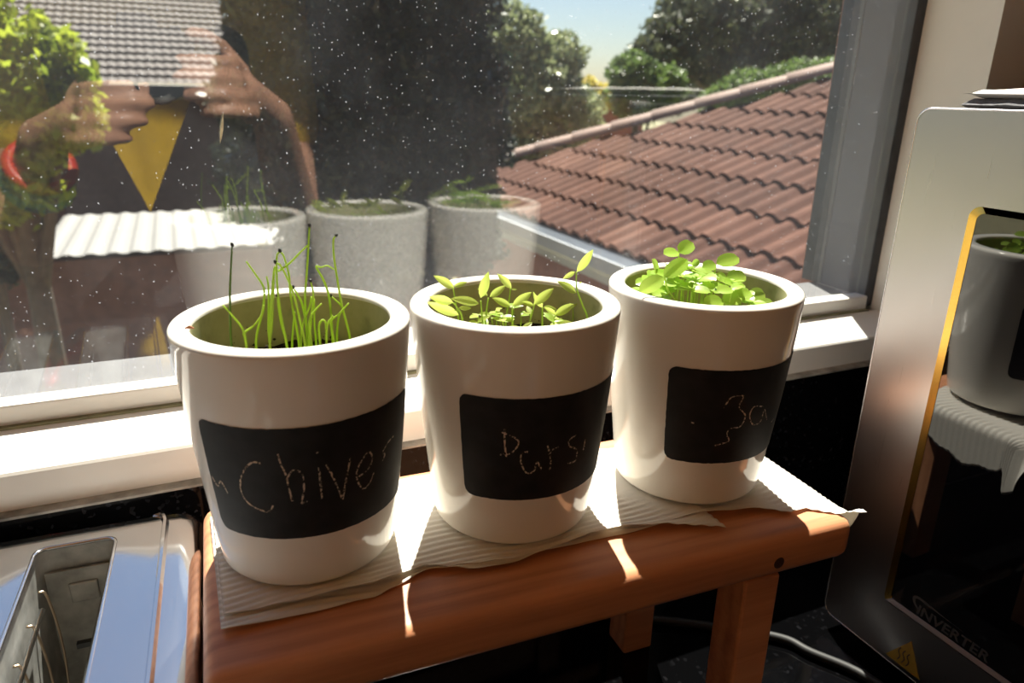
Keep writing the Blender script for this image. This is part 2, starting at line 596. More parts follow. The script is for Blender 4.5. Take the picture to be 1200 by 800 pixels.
# gutter: quad profile trough
bm = bmesh.new()
gz = ZG - 0.02
prism(bm, [(XG - 0.13, gz - 0.02), (XG - 0.13, gz + 0.0), (XG - 0.12, gz + 0.0), (XG - 0.115, gz - 0.085), (XG - 0.02, gz - 0.085), (XG - 0.02, gz + 0.01), (XG - 0.008, gz + 0.01), (XG - 0.008, gz - 0.10), (XG - 0.12, gz - 0.10), (XG - 0.135, gz - 0.075)], 1, 0.9, YC + 0.1)
g = link('gutter', bm_mesh(bm), M_gutter, wing); g.location = -wloc
bm = bmesh.new(); add_box(bm, (XG - 0.006, 0.9, ZG - 0.22), (XG + 0.02, YC - 0.02, ZG - 0.005))
g = link('fascia', bm_mesh(bm), M_gutter, wing); g.location = -wloc
bm = bmesh.new(); add_box(bm, (XG + 0.12, 0.92, GROUND_Z), (XG + 8.2, YC - 0.2, ZG - 0.15))
g = link('wall', bm_mesh(bm), M_brickR, wing); g.location = -wloc

# ---- house on the left: grey-brown tile roof, dark gutter, shaded brick wall
HY = 14.6
HX0, HX1 = -6.0, 1.15
EZ = CAM.z - 0.03
house = thing('brick_house', 'brick house with weathered grey brown tile roof across the yard', 'house', (-2.4, HY + 2, GROUND_Z))
hl = Vector(house.location)
M_roofL = None
t = NT('weathered_grey_brown_tiles')
f = t.noise(t.coord('Object'), 3.0, 6)
f2 = t.noise(t.coord('Object'), 26, 2)
col = t.ramp(t.math('ADD', t.math('MULTIPLY', f, 0.5), t.math('MULTIPLY', f2, 0.5)), [(0.3, (0.024, 0.017, 0.016)), (0.5, (0.037, 0.027, 0.025)), (0.72, (0.060, 0.046, 0.043))])
b = t.n('BsdfPrincipled'); b.inputs['Roughness'].default_value = 0.8
t.l(col, b.inputs['Base Color'])
M_roofL = t.done(b.outputs[0])
TH2 = math.radians(24)
nc = 14
cols = int((HX1 - HX0) / 0.075)
V, F = [], []
for c in range(nc):
    for e, dz in ((0, 0.045), (1, 0.0)):
        s = (c + e) * 0.32
        for i in range(cols + 1):
            x = HX0 + i * 0.075
            w = 0.02 * (1 if i % 2 else 0)
            V.append((x, HY - 0.35 + s * math.cos(TH2), EZ + s * math.sin(TH2) + dz + w))
W_ = cols + 1
for c in range(nc):
    b0 = c * 2 * W_
    for i in range(cols):
        F.append((b0 + i, b0 + i + 1, b0 + W_ + i + 1, b0 + W_ + i))
        if c < nc - 1:
            n0 = b0 + 2 * W_
            F.append((b0 + W_ + i, b0 + W_ + i + 1, n0 + i + 1, n0 + i))
o = link('roof', mesh_from([Vector(v) - hl for v in V], F), M_roofL, house)
o['kind'] = 'stuff'
rz = EZ + nc * 0.32 * math.sin(TH2); ry = HY - 0.35 + nc * 0.32 * math.cos(TH2)
V, F = tube_geo([Vector((HX0, ry, rz + 0.02)) - hl, Vector((HX1, ry, rz + 0.02)) - hl], 0.12, 8)
link('ridge_cap', mesh_from(V, F), M_roofL, house)
M_dkgut = pbr('dark_grey_green_gutter', (0.035, 0.045, 0.05), 0.5)
bm = bmesh.new(); add_box(bm, (HX0, HY - 0.50, EZ - 0.20), (HX1, HY - 0.36, EZ + 0.02), 0.02)
g = link('gutter', bm_mesh(bm), M_dkgut, house); g.location = -hl
bm = bmesh.new(); add_box(bm, (HX0, HY - 0.36, EZ - 0.22), (HX1, HY + 0.1, EZ - 0.16))
g = link('soffit', bm_mesh(bm), M_dkgut, house); g.location = -hl
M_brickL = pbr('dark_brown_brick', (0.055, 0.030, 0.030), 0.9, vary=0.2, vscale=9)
bm = bmesh.new(); add_box(bm, (HX0 + 0.2, HY + 0.05, GROUND_Z), (HX1 - 0.2, HY + 6, EZ - 0.16))
g = link('wall', bm_mesh(bm), M_brickL, house); g.location = -hl
V = [(HX1 - 0.2, HY + 0.05, EZ - 0.16), (HX1 - 0.2, ry, rz - 0.1), (HX1 - 0.2, HY + 6, EZ - 0.16), (HX1 - 0.3, HY + 0.05, EZ - 0.16), (HX1 - 0.3, ry, rz - 0.1), (HX1 - 0.3, HY + 6, EZ - 0.16)]
link('gable', mesh_from([Vector(v) - hl for v in V], [(0, 2, 1), (3, 4, 5), (0, 1, 4, 3), (1, 2, 5, 4), (0, 3, 5, 2)]), M_brickL, house)
# pole at the roof's end
tag(tube('steel_pole', [(1.24, 15.9, GROUND_Z), (1.24, 15.9, 3.9)], 0.035, pbr('pole_grey', (0.10, 0.11, 0.12), 0.5), None, 10), 'thin dark pole standing at the end of the grey tile roof', 'pole')

# ---- white corrugated carport roof on a brick wall
car = thing('carport', 'carport with white corrugated roof sheets on a brown brick wall', 'carport', (0.0, 10, GROUND_Z))
cl = Vector(car.location)
NY, FY = CAM.y + 9.6, CAM.y + 12.5
CX0, CX1, CZ = CAM.x - 1.62, CAM.x + 2.9, CAM.z - 1.90
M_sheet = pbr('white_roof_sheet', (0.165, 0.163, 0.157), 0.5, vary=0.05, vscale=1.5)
V, F = [], []
x = CX0; i = 0
ncol = int((CX1 - CX0) / 0.06)
for (yy, zz) in ((NY, CZ - 0.0), (FY, CZ + 0.03)):
    for k in range(ncol + 1):
        V.append((CX0 + k * 0.06, yy, zz + (0.02 if k % 4 in (1, 2) else 0)))
for k in range(ncol):
    F.append((k, k + 1, ncol + 1 + k + 1, ncol + 1 + k))
nv = len(V)
V += [(a, b, c - 0.012) for a, b, c in V]
F += [tuple(nv + q for q in reversed(f_)) for f_ in list(F)]
F += [(k, nv + k, nv + k + 1, k + 1) for k in range(ncol)]
link('roof_sheet', mesh_from([Vector(v) - cl for v in V], F), M_sheet, car)
M_brown = pbr('brown_brick', (0.135, 0.062, 0.048), 0.85, vary=0.2, vscale=8)
bm = bmesh.new(); add_box(bm, (-5.0, NY + 0.02, GROUND_Z), (CX1 - 0.1, NY + 0.24, CZ - 0.05))
g = link('wall', bm_mesh(bm), M_brown, car); g.location = -cl
for px_ in (CX0 + 0.1, CX1 - 0.2):
    bm = bmesh.new(); add_box(bm, (px_, FY - 0.2, GROUND_Z), (px_ + 0.1, FY - 0.1, CZ))
    g = link('post', bm_mesh(bm), M_brown, car); g.location = -cl

# ---- distant red brick cottage between the trees
far = thing('distant_house', 'tiny distant red brick wall glimpsed between the trees', 'house', (17.8, 30, GROUND_Z))
bm = bmesh.new(); add_box(bm, (-2.2, 0, 0), (2.5, 3, 2.75))
link('wall', bm_mesh(bm), pbr('far_red_brick', (0.25, 0.075, 0.06), 0.9), far)
bm = bmesh.new(); prism(bm, [(-2.6, 2.75), (0.1, 3.05), (2.9, 2.75)], 1, -0.4, 3.4)
link('roof', bm_mesh(bm), pbr('far_roof', (0.2, 0.09, 0.07), 0.9), far)

# ---- trees and shrubs
def crown_mesh(blobs, n, size, asp=2.2, seed=1, fill=0.45, droop=0.0):
    r = np.random.default_rng(seed)
    w = np.array([b[1][0] * b[1][1] + b[1][1] * b[1][2] for b in blobs]); w = w / w.sum()
    idx = r.choice(len(blobs), n, p=w)
    d = r.normal(size=(n, 3)); d /= np.linalg.norm(d, axis=1)[:, None]
    rad = (fill + (1 - fill) * r.random(n) ** 0.5)
    cc = np.array([b[0] for b in blobs])[idx]; rr = np.array([b[1] for b in blobs])[idx]
    lump = 1 + 0.18 * np.sin(d[:, 0] * 7 + idx) * np.sin(d[:, 2] * 6 + idx * 2.1) + r.normal(size=n) * 0.06
    P = cc + d * rr * (rad * lump)[:, None]
    a = r.normal(size=(n, 3)); a[:, 2] -= droop; a /= np.linalg.norm(a, axis=1)[:, None]
    b_ = np.cross(a, r.normal(size=(n, 3))); b_ /= np.linalg.norm(b_, axis=1)[:, None]
    s = size * (0.6 + 0.8 * r.random(n))[:, None]
    V = np.stack([P - a * s, P + b_ * s / asp - a * s * 0.1, P + a * s, P - b_ * s / asp - a * s * 0.1], 1).reshape(-1, 3)
    me = bpy.data.meshes.new('crown')
    me.vertices.add(4 * n); me.loops.add(4 * n); me.polygons.add(n)
    me.vertices.foreach_set('co', V.ravel())
    me.loops.foreach_set('vertex_index', np.arange(4 * n))
    me.polygons.foreach_set('loop_start', np.arange(0, 4 * n, 4))
    me.update(calc_edges=True)
    return me

M_bark = pbr('bark', (0.10, 0.075, 0.055), 0.95, vary=0.3, vscale=12)
def tree(name, label, cat, base, blobs, n, size, mat, seed, trunk=0.12, group=None, **kw):
    t = thing(name, label, cat, base, 0, group)
    B = Vector(base)
    me = crown_mesh([(tuple(Vector(b[0]) - B), b[1]) for b in blobs], n, size, seed=seed, **kw)
    o = link('foliage', me, mat, t); o['kind'] = 'stuff'
    rr = random.Random(seed)
    c0 = Vector(blobs[0][0]) - B
    V, F = tube_geo(spline([(0, 0, 0), (c0.x * 0.3, c0.y * 0.3, c0.z * 0.5), (c0.x, c0.y, c0.z)], 4), [trunk * (1 - 0.06 * i) for i in range(9)], 8)
    link('trunk', mesh_from(V, F), M_bark, t, True)
    for b in blobs[1:6]:
        e = Vector(b[0]) - B
        s = Vector((c0.x * 0.4, c0.y * 0.4, c0.z * 0.55))
        V, F = tube_geo(spline([s, s.lerp(e, 0.5) + Vector((rr.uniform(-.1, .1), rr.uniform(-.1, .1), 0.1)), e], 4), [trunk * 0.5 * (1 - 0.08 * i) for i in range(9)], 6)
        link('branch', mesh_from(V, F), M_bark, t, True)
    return t

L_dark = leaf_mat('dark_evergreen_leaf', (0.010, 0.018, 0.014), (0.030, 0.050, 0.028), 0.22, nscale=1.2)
L_bright = leaf_mat('yellow_green_leaf', (0.14, 0.20, 0.02), (0.34, 0.40, 0.04), 0.55, nscale=2)
L_olive = leaf_mat('olive_leaf', (0.10, 0.13, 0.055), (0.34, 0.38, 0.20), 0.35, nscale=2, rough=0.3)
L_mid = leaf_mat('mid_green_leaf', (0.06, 0.10, 0.03), (0.16, 0.24, 0.06), 0.4, nscale=2)
L_gum = leaf_mat('grey_green_gum_leaf', (0.035, 0.050, 0.028), (0.11, 0.125, 0.06), 0.3, nscale=0.6)
L_yel = leaf_mat('yellow_leaf', (0.35, 0.30, 0.05), (0.6, 0.5, 0.10), 0.5, nscale=1)

def at(xy, zy, Y):
    """a point Y metres out from the camera, along the given X/Y and Z/Y"""
    return (CAM.x + xy * Y, CAM.y + Y, CAM.z + zy * Y)
def blob(xy, zy, Y, rx, ry, rz):
    return (at(xy, zy, Y), (rx * Y, ry, rz * Y))
G = GROUND_Z
Y = 6.7
tree('yellow_green_shrub', 'tall bright yellow green shrub in front of the grey tile roof', 'shrub', (CAM.x - 0.17 * Y, CAM.y + Y, G),
     [blob(-0.165, -0.02, Y, 0.085, 0.55, 0.085), blob(-0.125, 0.015, Y, 0.05, 0.4, 0.05), blob(-0.21, 0.05, Y, 0.07, 0.5, 0.06), blob(-0.11, -0.035, Y, 0.04, 0.35, 0.04), blob(-0.20, -0.10, Y, 0.08, 0.5, 0.06)],
     13000, 0.055, L_bright, 3)
Y = 8.6
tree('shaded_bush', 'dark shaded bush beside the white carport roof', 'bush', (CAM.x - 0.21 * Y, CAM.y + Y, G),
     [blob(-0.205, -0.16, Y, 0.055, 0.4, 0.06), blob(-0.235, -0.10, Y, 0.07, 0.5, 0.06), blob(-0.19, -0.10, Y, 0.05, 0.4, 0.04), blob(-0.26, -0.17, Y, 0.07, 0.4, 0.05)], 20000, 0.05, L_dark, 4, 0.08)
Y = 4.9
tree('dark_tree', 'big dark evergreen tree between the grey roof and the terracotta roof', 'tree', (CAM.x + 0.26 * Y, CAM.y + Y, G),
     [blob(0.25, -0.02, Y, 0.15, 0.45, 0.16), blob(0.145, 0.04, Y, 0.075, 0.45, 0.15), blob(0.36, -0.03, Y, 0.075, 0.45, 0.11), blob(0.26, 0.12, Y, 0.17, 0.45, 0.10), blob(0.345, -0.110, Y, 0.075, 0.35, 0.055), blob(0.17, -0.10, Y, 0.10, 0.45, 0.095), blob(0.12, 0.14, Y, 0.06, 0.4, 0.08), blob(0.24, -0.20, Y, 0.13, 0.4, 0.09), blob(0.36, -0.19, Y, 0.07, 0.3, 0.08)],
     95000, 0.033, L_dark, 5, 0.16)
Y = 13.8
tree('tall_evergreen', 'tall evergreen tree rising behind the carport', 'tree', (CAM.x + 0.2 * Y, CAM.y + Y, G),
     [blob(0.20, 0.02, Y, 0.10, 1.3, 0.12), blob(0.28, 0.10, Y, 0.12, 1.3, 0.10), blob(0.15, 0.11, Y, 0.055, 0.9, 0.07), blob(0.33, 0.02, Y, 0.10, 1.2, 0.10), blob(0.24, -0.10, Y, 0.09, 1, 0.06), blob(0.085, -0.02, Y, 0.04, 0.5, 0.06), blob(0.075, -0.10, Y, 0.035, 0.4, 0.05)],
     48000, 0.085, L_gum, 6, 0.22)
Y = 10.5
tree('olive_tree', 'airy pale olive tree beside the big dark tree', 'tree', (CAM.x + 0.49 * Y, CAM.y + Y, G),
     [blob(0.46, 0.00, Y, 0.075, 0.8, 0.075), blob(0.44, 0.07, Y, 0.05, 0.6, 0.045), blob(0.53, -0.03, Y, 0.06, 0.7, 0.05), blob(0.51, 0.045, Y, 0.045, 0.6, 0.035), blob(0.49, -0.08, Y, 0.06, 0.6, 0.04)],
     15000, 0.06, L_olive, 7, 0.12)
Y = 17.0
tree('gum_tree', 'tall grey green gum tree behind the terracotta roof', 'tree', (CAM.x + 0.86 * Y, CAM.y + Y, G),
     [blob(0.90, 0.10, Y, 0.14, 1.6, 0.08), blob(0.76, 0.10, Y, 0.08, 1.2, 0.065), blob(0.70, 0.055, Y, 0.05, 1.0, 0.04), blob(1.02, 0.08, Y, 0.12, 1.4, 0.08), blob(0.84, 0.045, Y, 0.09, 1.2, 0.035), blob(0.95, 0.16, Y, 0.12, 1.2, 0.06)],
     40000, 0.10, L_gum, 8, 0.25, droop=0.8)
Y = 11.5
tree('green_hedge', 'leafy mid green hedge just above the terracotta ridge', 'hedge', (CAM.x + 0.90 * Y, CAM.y + Y, G),
     [blob(0.88, 0.012, Y, 0.055, 0.5, 0.03), blob(0.97, 0.022, Y, 0.07, 0.5, 0.035), blob(0.83, -0.01, Y, 0.045, 0.4, 0.03), blob(1.05, 0.03, Y, 0.05, 0.5, 0.035)],
     12000, 0.05, L_mid, 9, 0.08)
Y = 15.0
tree('round_tree', 'small round dark green tree between the gum tree and the yellow tree', 'tree', (CAM.x + 0.66 * Y, CAM.y + Y, G),
     [blob(0.66, -0.005, Y, 0.042, 0.7, 0.038), blob(0.645, 0.03, Y, 0.035, 0.6, 0.03), blob(0.70, 0.015, Y, 0.04, 0.6, 0.03)], 9000, 0.07, L_mid, 10, 0.10)
Y = 22.0
tree('yellow_tree', 'distant yellow leaved tree between the olive and round trees', 'tree', (CAM.x + 0.59 * Y, CAM.y + Y, G),
     [blob(0.592, -0.004, Y, 0.026, 0.6, 0.018), blob(0.57, 0.0, Y, 0.02, 0.6, 0.02)], 4000, 0.08, L_yel, 12, 0.10)
Y = 44.0
tree('distant_thicket', 'far grey green thicket low on the horizon', 'thicket', (CAM.x + 0.6 * Y, CAM.y + Y, G),
     [blob(0.50, -0.01, Y, 0.05, 1.0, 0.035), blob(0.42, 0.0, Y, 0.10, 1.5, 0.04), blob(0.70, 0.0, Y, 0.08, 1.5, 0.03), blob(0.25, 0.0, Y, 0.12, 1.5, 0.04), blob(0.85, 0.01, Y, 0.1, 1.5, 0.03)], 16000, 0.16, L_gum, 13, 0.3)
Y = 23.0
tree('roof_top_tree', 'dark tree top showing above the grey brown tile ridge', 'tree', (CAM.x - 0.07 * Y, CAM.y + Y, G),
     [blob(-0.075, 0.075, Y, 0.055, 1.0, 0.022), blob(-0.035, 0.068, Y, 0.03, 1.0, 0.018), blob(-0.13, 0.08, Y, 0.05, 1, 0.03)], 9000, 0.11, L_gum, 14, 0.2)

# ================================================================== WOODEN STAND
def wood_mat():
    t = NT('oiled_pine')
    v = t.coord('Object', (1.0, 9.0, 9.0))
    n1 = t.noise(v, 7, 6, 0.6)
    v2 = t.coord('Object', (2.0, 60.0, 60.0))
    n2 = t.noise(v2, 6, 3)
    w = t.n('TexWave', wave_type='BANDS', bands_direction='Y')
    w.inputs['Scale'].default_value = 34
    w.inputs['Distortion'].default_value = 7
    w.inputs['Detail'].default_value = 3
    w.inputs['Detail Scale'].default_value = 0.6
    t.l(t.coord('Object', (0.12, 1, 1)), w.inputs['Vector'])
    r = t.math('ADD', t.math('MULTIPLY', n1, 0.45), t.math('ADD', t.math('MULTIPLY', n2, 0.2), t.math('MULTIPLY', w.outputs['Fac'], 0.12)))
    col = t.ramp(r, [(0.22, (0.42, 0.170, 0.085)), (0.42, (0.64, 0.29, 0.150)), (0.62, (0.74, 0.375, 0.20))])
    b = t.n('BsdfPrincipled')
    b.inputs['Roughness'].default_value = 0.42
    b.inputs['Specular IOR Level'].default_value = 0.35
    t.l(col, b.inputs['Base Color'])
    t.l(t.bump(n2, 0.12, 0.001), b.inputs['Normal'])
    return t.done(b.outputs[0])
M_wood = wood_mat()
ROT = math.radians(-2.3)
stand = thing('wooden_stand', 'small oiled pine bench stand carrying the three white pots', 'bench', (0.045, -0.042, COUNTER_Z), ROT)
LX, RXX, FYY, BYY, TK = -0.163, 0.1697, -0.0660, 0.0700, 0.0250
bm = bmesh.new()
add_box(bm, (LX, FYY, 0.165 - TK - 0.0035), (RXX, BYY, 0.165 - 0.0035), 0.0075, 4)
top = link('tabletop', bm_mesh(bm), M_wood, stand)
shade_auto(top, 50)
M_knot = pbr('dark_knot', (0.05, 0.018, 0.008), 0.6)
V, F = lathe_geo([(0.0001, 0.0006), (0.0022, 0.0005), (0.0034, 0.0)], 14)
kn = link('knot', mesh_from([(a * 1.0, -c, b) for a, b, c in V], F), M_knot, top)
kn.location = (0.118, FYY, 0.165 - 0.0185)
for lx, ly in ((0.112, -0.052), (-0.128, -0.052), (0.110, 0.054), (-0.128, 0.054)):
    o = box('leg', (lx - 0.0115, ly - 0.011, 0.0), (lx + 0.0115, ly + 0.011, 0.165 - TK - 0.0037), M_wood, stand, 0.0015)
for ly in (0.054,):
    box('apron', (-0.1164, ly - 0.006, 0.092), (0.0984, ly + 0.006, 0.165 - TK - 0.0037), M_wood, stand, 0.001)

# ================================================================== PAPER TOWELS
def paper_mat():
    t = NT('ribbed_white_paper_towel')
    f = t.noise(t.coord('Object'), 700, 3)
    b = t.n('BsdfDiffuse')
    b.inputs[0].default_value = (0.86, 0.83, 0.77, 1)
    t.l(t.bump(f, 0.35, 0.0003), b.inputs['Normal'])
    tr = t.n('BsdfTranslucent')
    tr.inputs[0].default_value = (0.80, 0.74, 0.64, 1)
    return t.done(t.mix(0.22, b.outputs[0], tr.outputs[0]))
M_paper = paper_mat()

def interp(xs, ys, x):
    return float(np.interp(x, xs, ys))

def paper(name, label, x0, x1, front, back, zbase, ribs=0.0046, amp=0.00032, drape=None, seed=0):
    """ribbed sheet; front/back are (xs, ys) outlines; drape bends the part beyond the stand's end downwards"""
    NX, NY = 150, 260
    rnd = np.random.default_rng(seed)
    V = []
    for j in range(NY + 1):
        vv = j / NY
        for i in range(NX + 1):
            x = x0 + (x1 - x0) * i / NX
            yf, yb = interp(*front, x), interp(*back, x)
            y = yf + (yb - yf) * vv
            wav = 0.0022 * math.sin(x * 38 + 1.3 + seed) + 0.0012 * math.sin(x * 85 + y * 20)
            z = zbase + amp * math.sin(2 * math.pi * (y + wav) / ribs)
            z += 0.0006 * (1 + math.sin(x * 60 + y * 35 + seed * 2)) * 0.5
            # lifted, curled front lip
            e = max(0.0, 1 - (y - yf) / 0.016)
            z += e * e * (0.0016 + 0.0015 * math.sin(x * 47 + seed))
            xx = x
            if drape:
                xx, y, z = drape(x, y, z)
            V.append((xx, y, z))
    F = []
    for j in range(NY):
        for i in range(NX):
            a = j * (NX + 1) + i
            F.append((a, a + 1, a + NX + 2, a + NX + 1))
    o = link(name, mesh_from(V, F), M_paper, None, True)
    sm = o.modifiers.new('thickness', 'SOLIDIFY')
    sm.thickness = 0.00025
    sm.offset = 1
    return tag(o, label, 'paper towel')

XE = 0.199          # right end of the stand, where the sheet juts out stiffly
def drape_end(x, y, z):
    xe = 0.2095 + (y + 0.108) * 0.04
    t = x - xe
    if t <= 0: return x, y, z
    stiff = min(1.0, max(0.0, (-0.1068 - y) / 0.003))            # the front corner juts out, the rest hangs down
    edge = 0.82 + 0.10 * math.sin(y * 95 + 0.6) + 0.03 * math.sin(y * 310) + 0.32 * math.exp(-((y + 0.101) / 0.008) ** 2)
    t *= edge * (1 - stiff) + 0.20 * stiff
    r_ = 0.0055
    amax = 1.50 * (1 - stiff) + 0.05 * stiff
    a = min(t / r_, amax)
    rest = max(0.0, t - r_ * amax)
    return xe + r_ * math.sin(a) + rest * math.cos(amax), y + 0.014 * (1 - stiff) * min(1.0, t / 0.010) * max(0.0, min(1.0, (-0.080 - y) / 0.02)), z + 0.0015 * stiff - r_ * (1 - math.cos(a)) - rest * math.sin(amax)
paper('paper_towel', 'ribbed white paper towel under the pots, hanging over the stand end', -0.1115, 0.250,
      ([-0.1115, -0.08, -0.046, -0.02, 0.02, 0.065, 0.11, 0.135, 0.1404, 0.1667, 0.1796, 0.192, 0.206, 0.250], [-0.0765, -0.0775, -0.0772, -0.0690, -0.0790, -0.0765, -0.0790, -0.0800, -0.0830, -0.0890, -0.0975, -0.0965, -0.1075, -0.1150]),
      ([-0.1115, 0.0, 0.10, 0.250], [0.0200, 0.0200, 0.0140, -0.0160]), -0.0031, drape=drape_end, seed=1)
paper('paper_towel', 'upper paper towel sheet with a torn corner between the parsley and basil pots', -0.1100, 0.1365,
      ([-0.11, -0.075, -0.046, -0.02, 0.003, 0.02, 0.065, 0.08, 0.1085, 0.128, 0.1365], [-0.0660, -0.0715, -0.0735, -0.0672, -0.0780, -0.0802, -0.0758, -0.0765, -0.0830, -0.0915, -0.0960]),
      ([-0.11, 0.0, 0.10, 0.1365], [0.0160, 0.0165, 0.0060, -0.0560]), -0.0014, seed=4)

# ================================================================== POTS
R, H = 0.0525, 0.1165
PZ = 0.0
PROF = [(0, .74), (.012, .775), (.04, .80), (.2, .845), (.5, .915), (.8, .972), (.95, .995), (1, 1)]
def pot_r(h):
    return R * float(np.interp(h / H, [a for a, b in PROF], [b for a, b in PROF]))
def smooth_prof():
    pts = spline([(b * R, 0, a * H) for a, b in PROF[1:-1]], 5)
    return [(p.x, p.z) for p in pts]

def glaze():
    t = NT('white_glazed_ceramic')
    f = t.noise(t.coord('Object'), 22, 4)
    b = t.n('BsdfPrincipled')
    b.inputs['Roughness'].default_value = 0.08
    b.inputs['Specular IOR Level'].default_value = 0.6
    t.l(t.ramp(f, [(0.3, (0.79, 0.76, 0.70)), (0.7, (0.83, 0.80, 0.75))]), b.inputs['Base Color'])
    t.l(t.bump(f, 0.04, 0.001), b.inputs['Normal'])
    return t.done(b.outputs[0])
M_glaze = glaze()
def inner():
    t = NT('stained_olive_pot_lining')
    v = t.coord('Object')
    f = t.noise(v, 45, 5)
    f2 = t.noise(v, 160, 3)
    col = t.ramp(t.math('ADD', t.math('MULTIPLY', f, 0.7), t.math('MULTIPLY', f2, 0.3)), [(0.28, (0.20, 0.21, 0.10)), (0.45, (0.40, 0.38, 0.20)), (0.7, (0.50, 0.47, 0.27))])
    b = t.n('BsdfPrincipled')
    b.inputs['Roughness'].default_value = 0.45
    t.l(col, b.inputs['Base Color'])
    return t.done(b.outputs[0])
M_inner = inner()
M_board = pbr('black_chalkboard_paint', (0.012, 0.012, 0.013), 0.62, vary=0.35, vscale=120, spec=0.25)
def chalk():
    t = NT('chalk')
    f = t.noise(t.coord('Object'), 900, 3)
    d = t.n('BsdfDiffuse'); d.inputs[0].default_value = (0.62, 0.50, 0.40, 1)
    tp = t.n('BsdfTransparent')
    k = t.ramp(f, [(0.42, (0, 0, 0)), (0.56, (1, 1, 1))])
    return t.done(t.mix(k, tp.outputs[0], d.outputs[0]))
M_chalk = chalk()
M_soil = pbr('dark_potting_soil', (0.022, 0.014, 0.010), 0.95, vary=0.6, vscale=300, bump=0.8, bdist=0.002)

outer_p = smooth_prof()
rim = []
zc = H - 0.0026
for i in range(7):
    a = math.radians(0 + 90 * i / 6)
    rim.append((R - 0.0026 + 0.0026 * math.cos(a), zc + 0.0026 * math.sin(a)))
RI = 0.0432
rim_in = []
for i in range(6):
    a = math.radians(90 + 90 * i / 5)
    rim_in.append((RI + 0.0028 + 0.0028 * math.cos(a), H - 0.0028 + 0.0028 * math.sin(a)))
base_p = [(0.0001, 0.0012), (0.034, 0.0012), (0.0360, 0.0), (0.0372, 0.0), (0.0388, 0.0006)]
V, F = lathe_geo(base_p + outer_p + rim + rim_in, 96)
POT_BODY = mesh_from(V, F); POT_BODY.materials.append(M_glaze)
POT_BODY.polygons.foreach_set('use_smooth', [True] * len(POT_BODY.polygons))
SOIL_Z = H - 0.0270
V, F = lathe_geo([(RI, H - 0.0028), (RI - 0.0006, H - 0.012), (RI - 0.0015, H - 0.03), (RI - 0.0045, 0.045), (0.030, 0.012), (0.0001, 0.010)], 72)
POT_IN = mesh_from(V, F); POT_IN.materials.append(M_inner)
POT_IN.polygons.foreach_set('use_smooth', [True] * len(POT_IN.polygons))

def panel_mesh(t0, t1, h0, h1, rc, seed):
    """chalkboard panel lying on the tapering wall: rounded outline in (angle, height), slightly ragged"""
    rnd = random.Random(seed)
    NXc, NYc = 64, 22
    V, F = [], []
    dth = t1 - t0
    for j in range(NYc + 1):
        for i in range(NXc + 1):
            u = i / NXc; v = j / NYc
            th = t0 + dth * u; h = h0 + (h1 - h0) * v
            # pull corners in to a rounded outline
            rad = pot_r(h)
            ex = math.radians(th - (t0 + dth / 2)) * rad; W2 = math.radians(dth / 2) * rad
            ey = h - (h0 + h1) / 2; H2 = (h1 - h0) / 2
            qx, qy = abs(ex) - (W2 - rc), abs(ey) - (H2 - rc)
            if qx > 0 and qy > 0:
                L = math.hypot(qx, qy)
                sc = max(qx, qy) / L
                ex = math.copysign(W2 - rc + qx * sc, ex); ey = math.copysign(H2 - rc + qy * sc, ey)
            if i in (0, NXc) or j in (0, NYc):
                ex += rnd.uniform(-1, 1) * 0.00012; ey += rnd.uniform(-1, 1) * 0.00012
            hh = (h0 + h1) / 2 + ey
            tt = math.radians(t0 + dth / 2) + ex / rad
            r_ = pot_r(hh) + 0.00035
            V.append((r_ * math.cos(tt), r_ * math.sin(tt), hh))
    for j in range(NYc):
        for i in range(NXc):
            a = j * (NXc + 1) + i
            F.append((a, a + 1, a + NXc + 2, a + NXc + 1))
    return mesh_from(V, F)

def stroke_mesh(strokes, w):
    V, F = [], []
    rnd = random.Random(5)
    for st in strokes:
        if len(st) < 2: continue
        pts = spline([(a, b, 0) for a, b in st], 6)
        prev = None
        for k, p in enumerate(pts):
            q = pts[min(k + 1, len(pts) - 1)]; q0 = pts[max(k - 1, 0)]
            rad = pot_r(p.y / 1000)
            dx, dy = math.radians(q.x - q0.x) * rad, (q.y - q0.y) / 1000
            L = math.hypot(dx, dy) or 1
            nx, ny = -dy / L, dx / L
            ww = w * rnd.uniform(0.6, 1.15)
            for s in (-1, 1):
                th = math.radians(p.x) + nx * s * ww / rad
                h = p.y / 1000 + ny * s * ww
                r_ = pot_r(h) + 0.0006
                V.append((r_ * math.cos(th), r_ * math.sin(th), h))
            if k:
                a = len(V) - 4
                F.append((a, a + 1, a + 3, a + 2))
    return mesh_from(V, F)

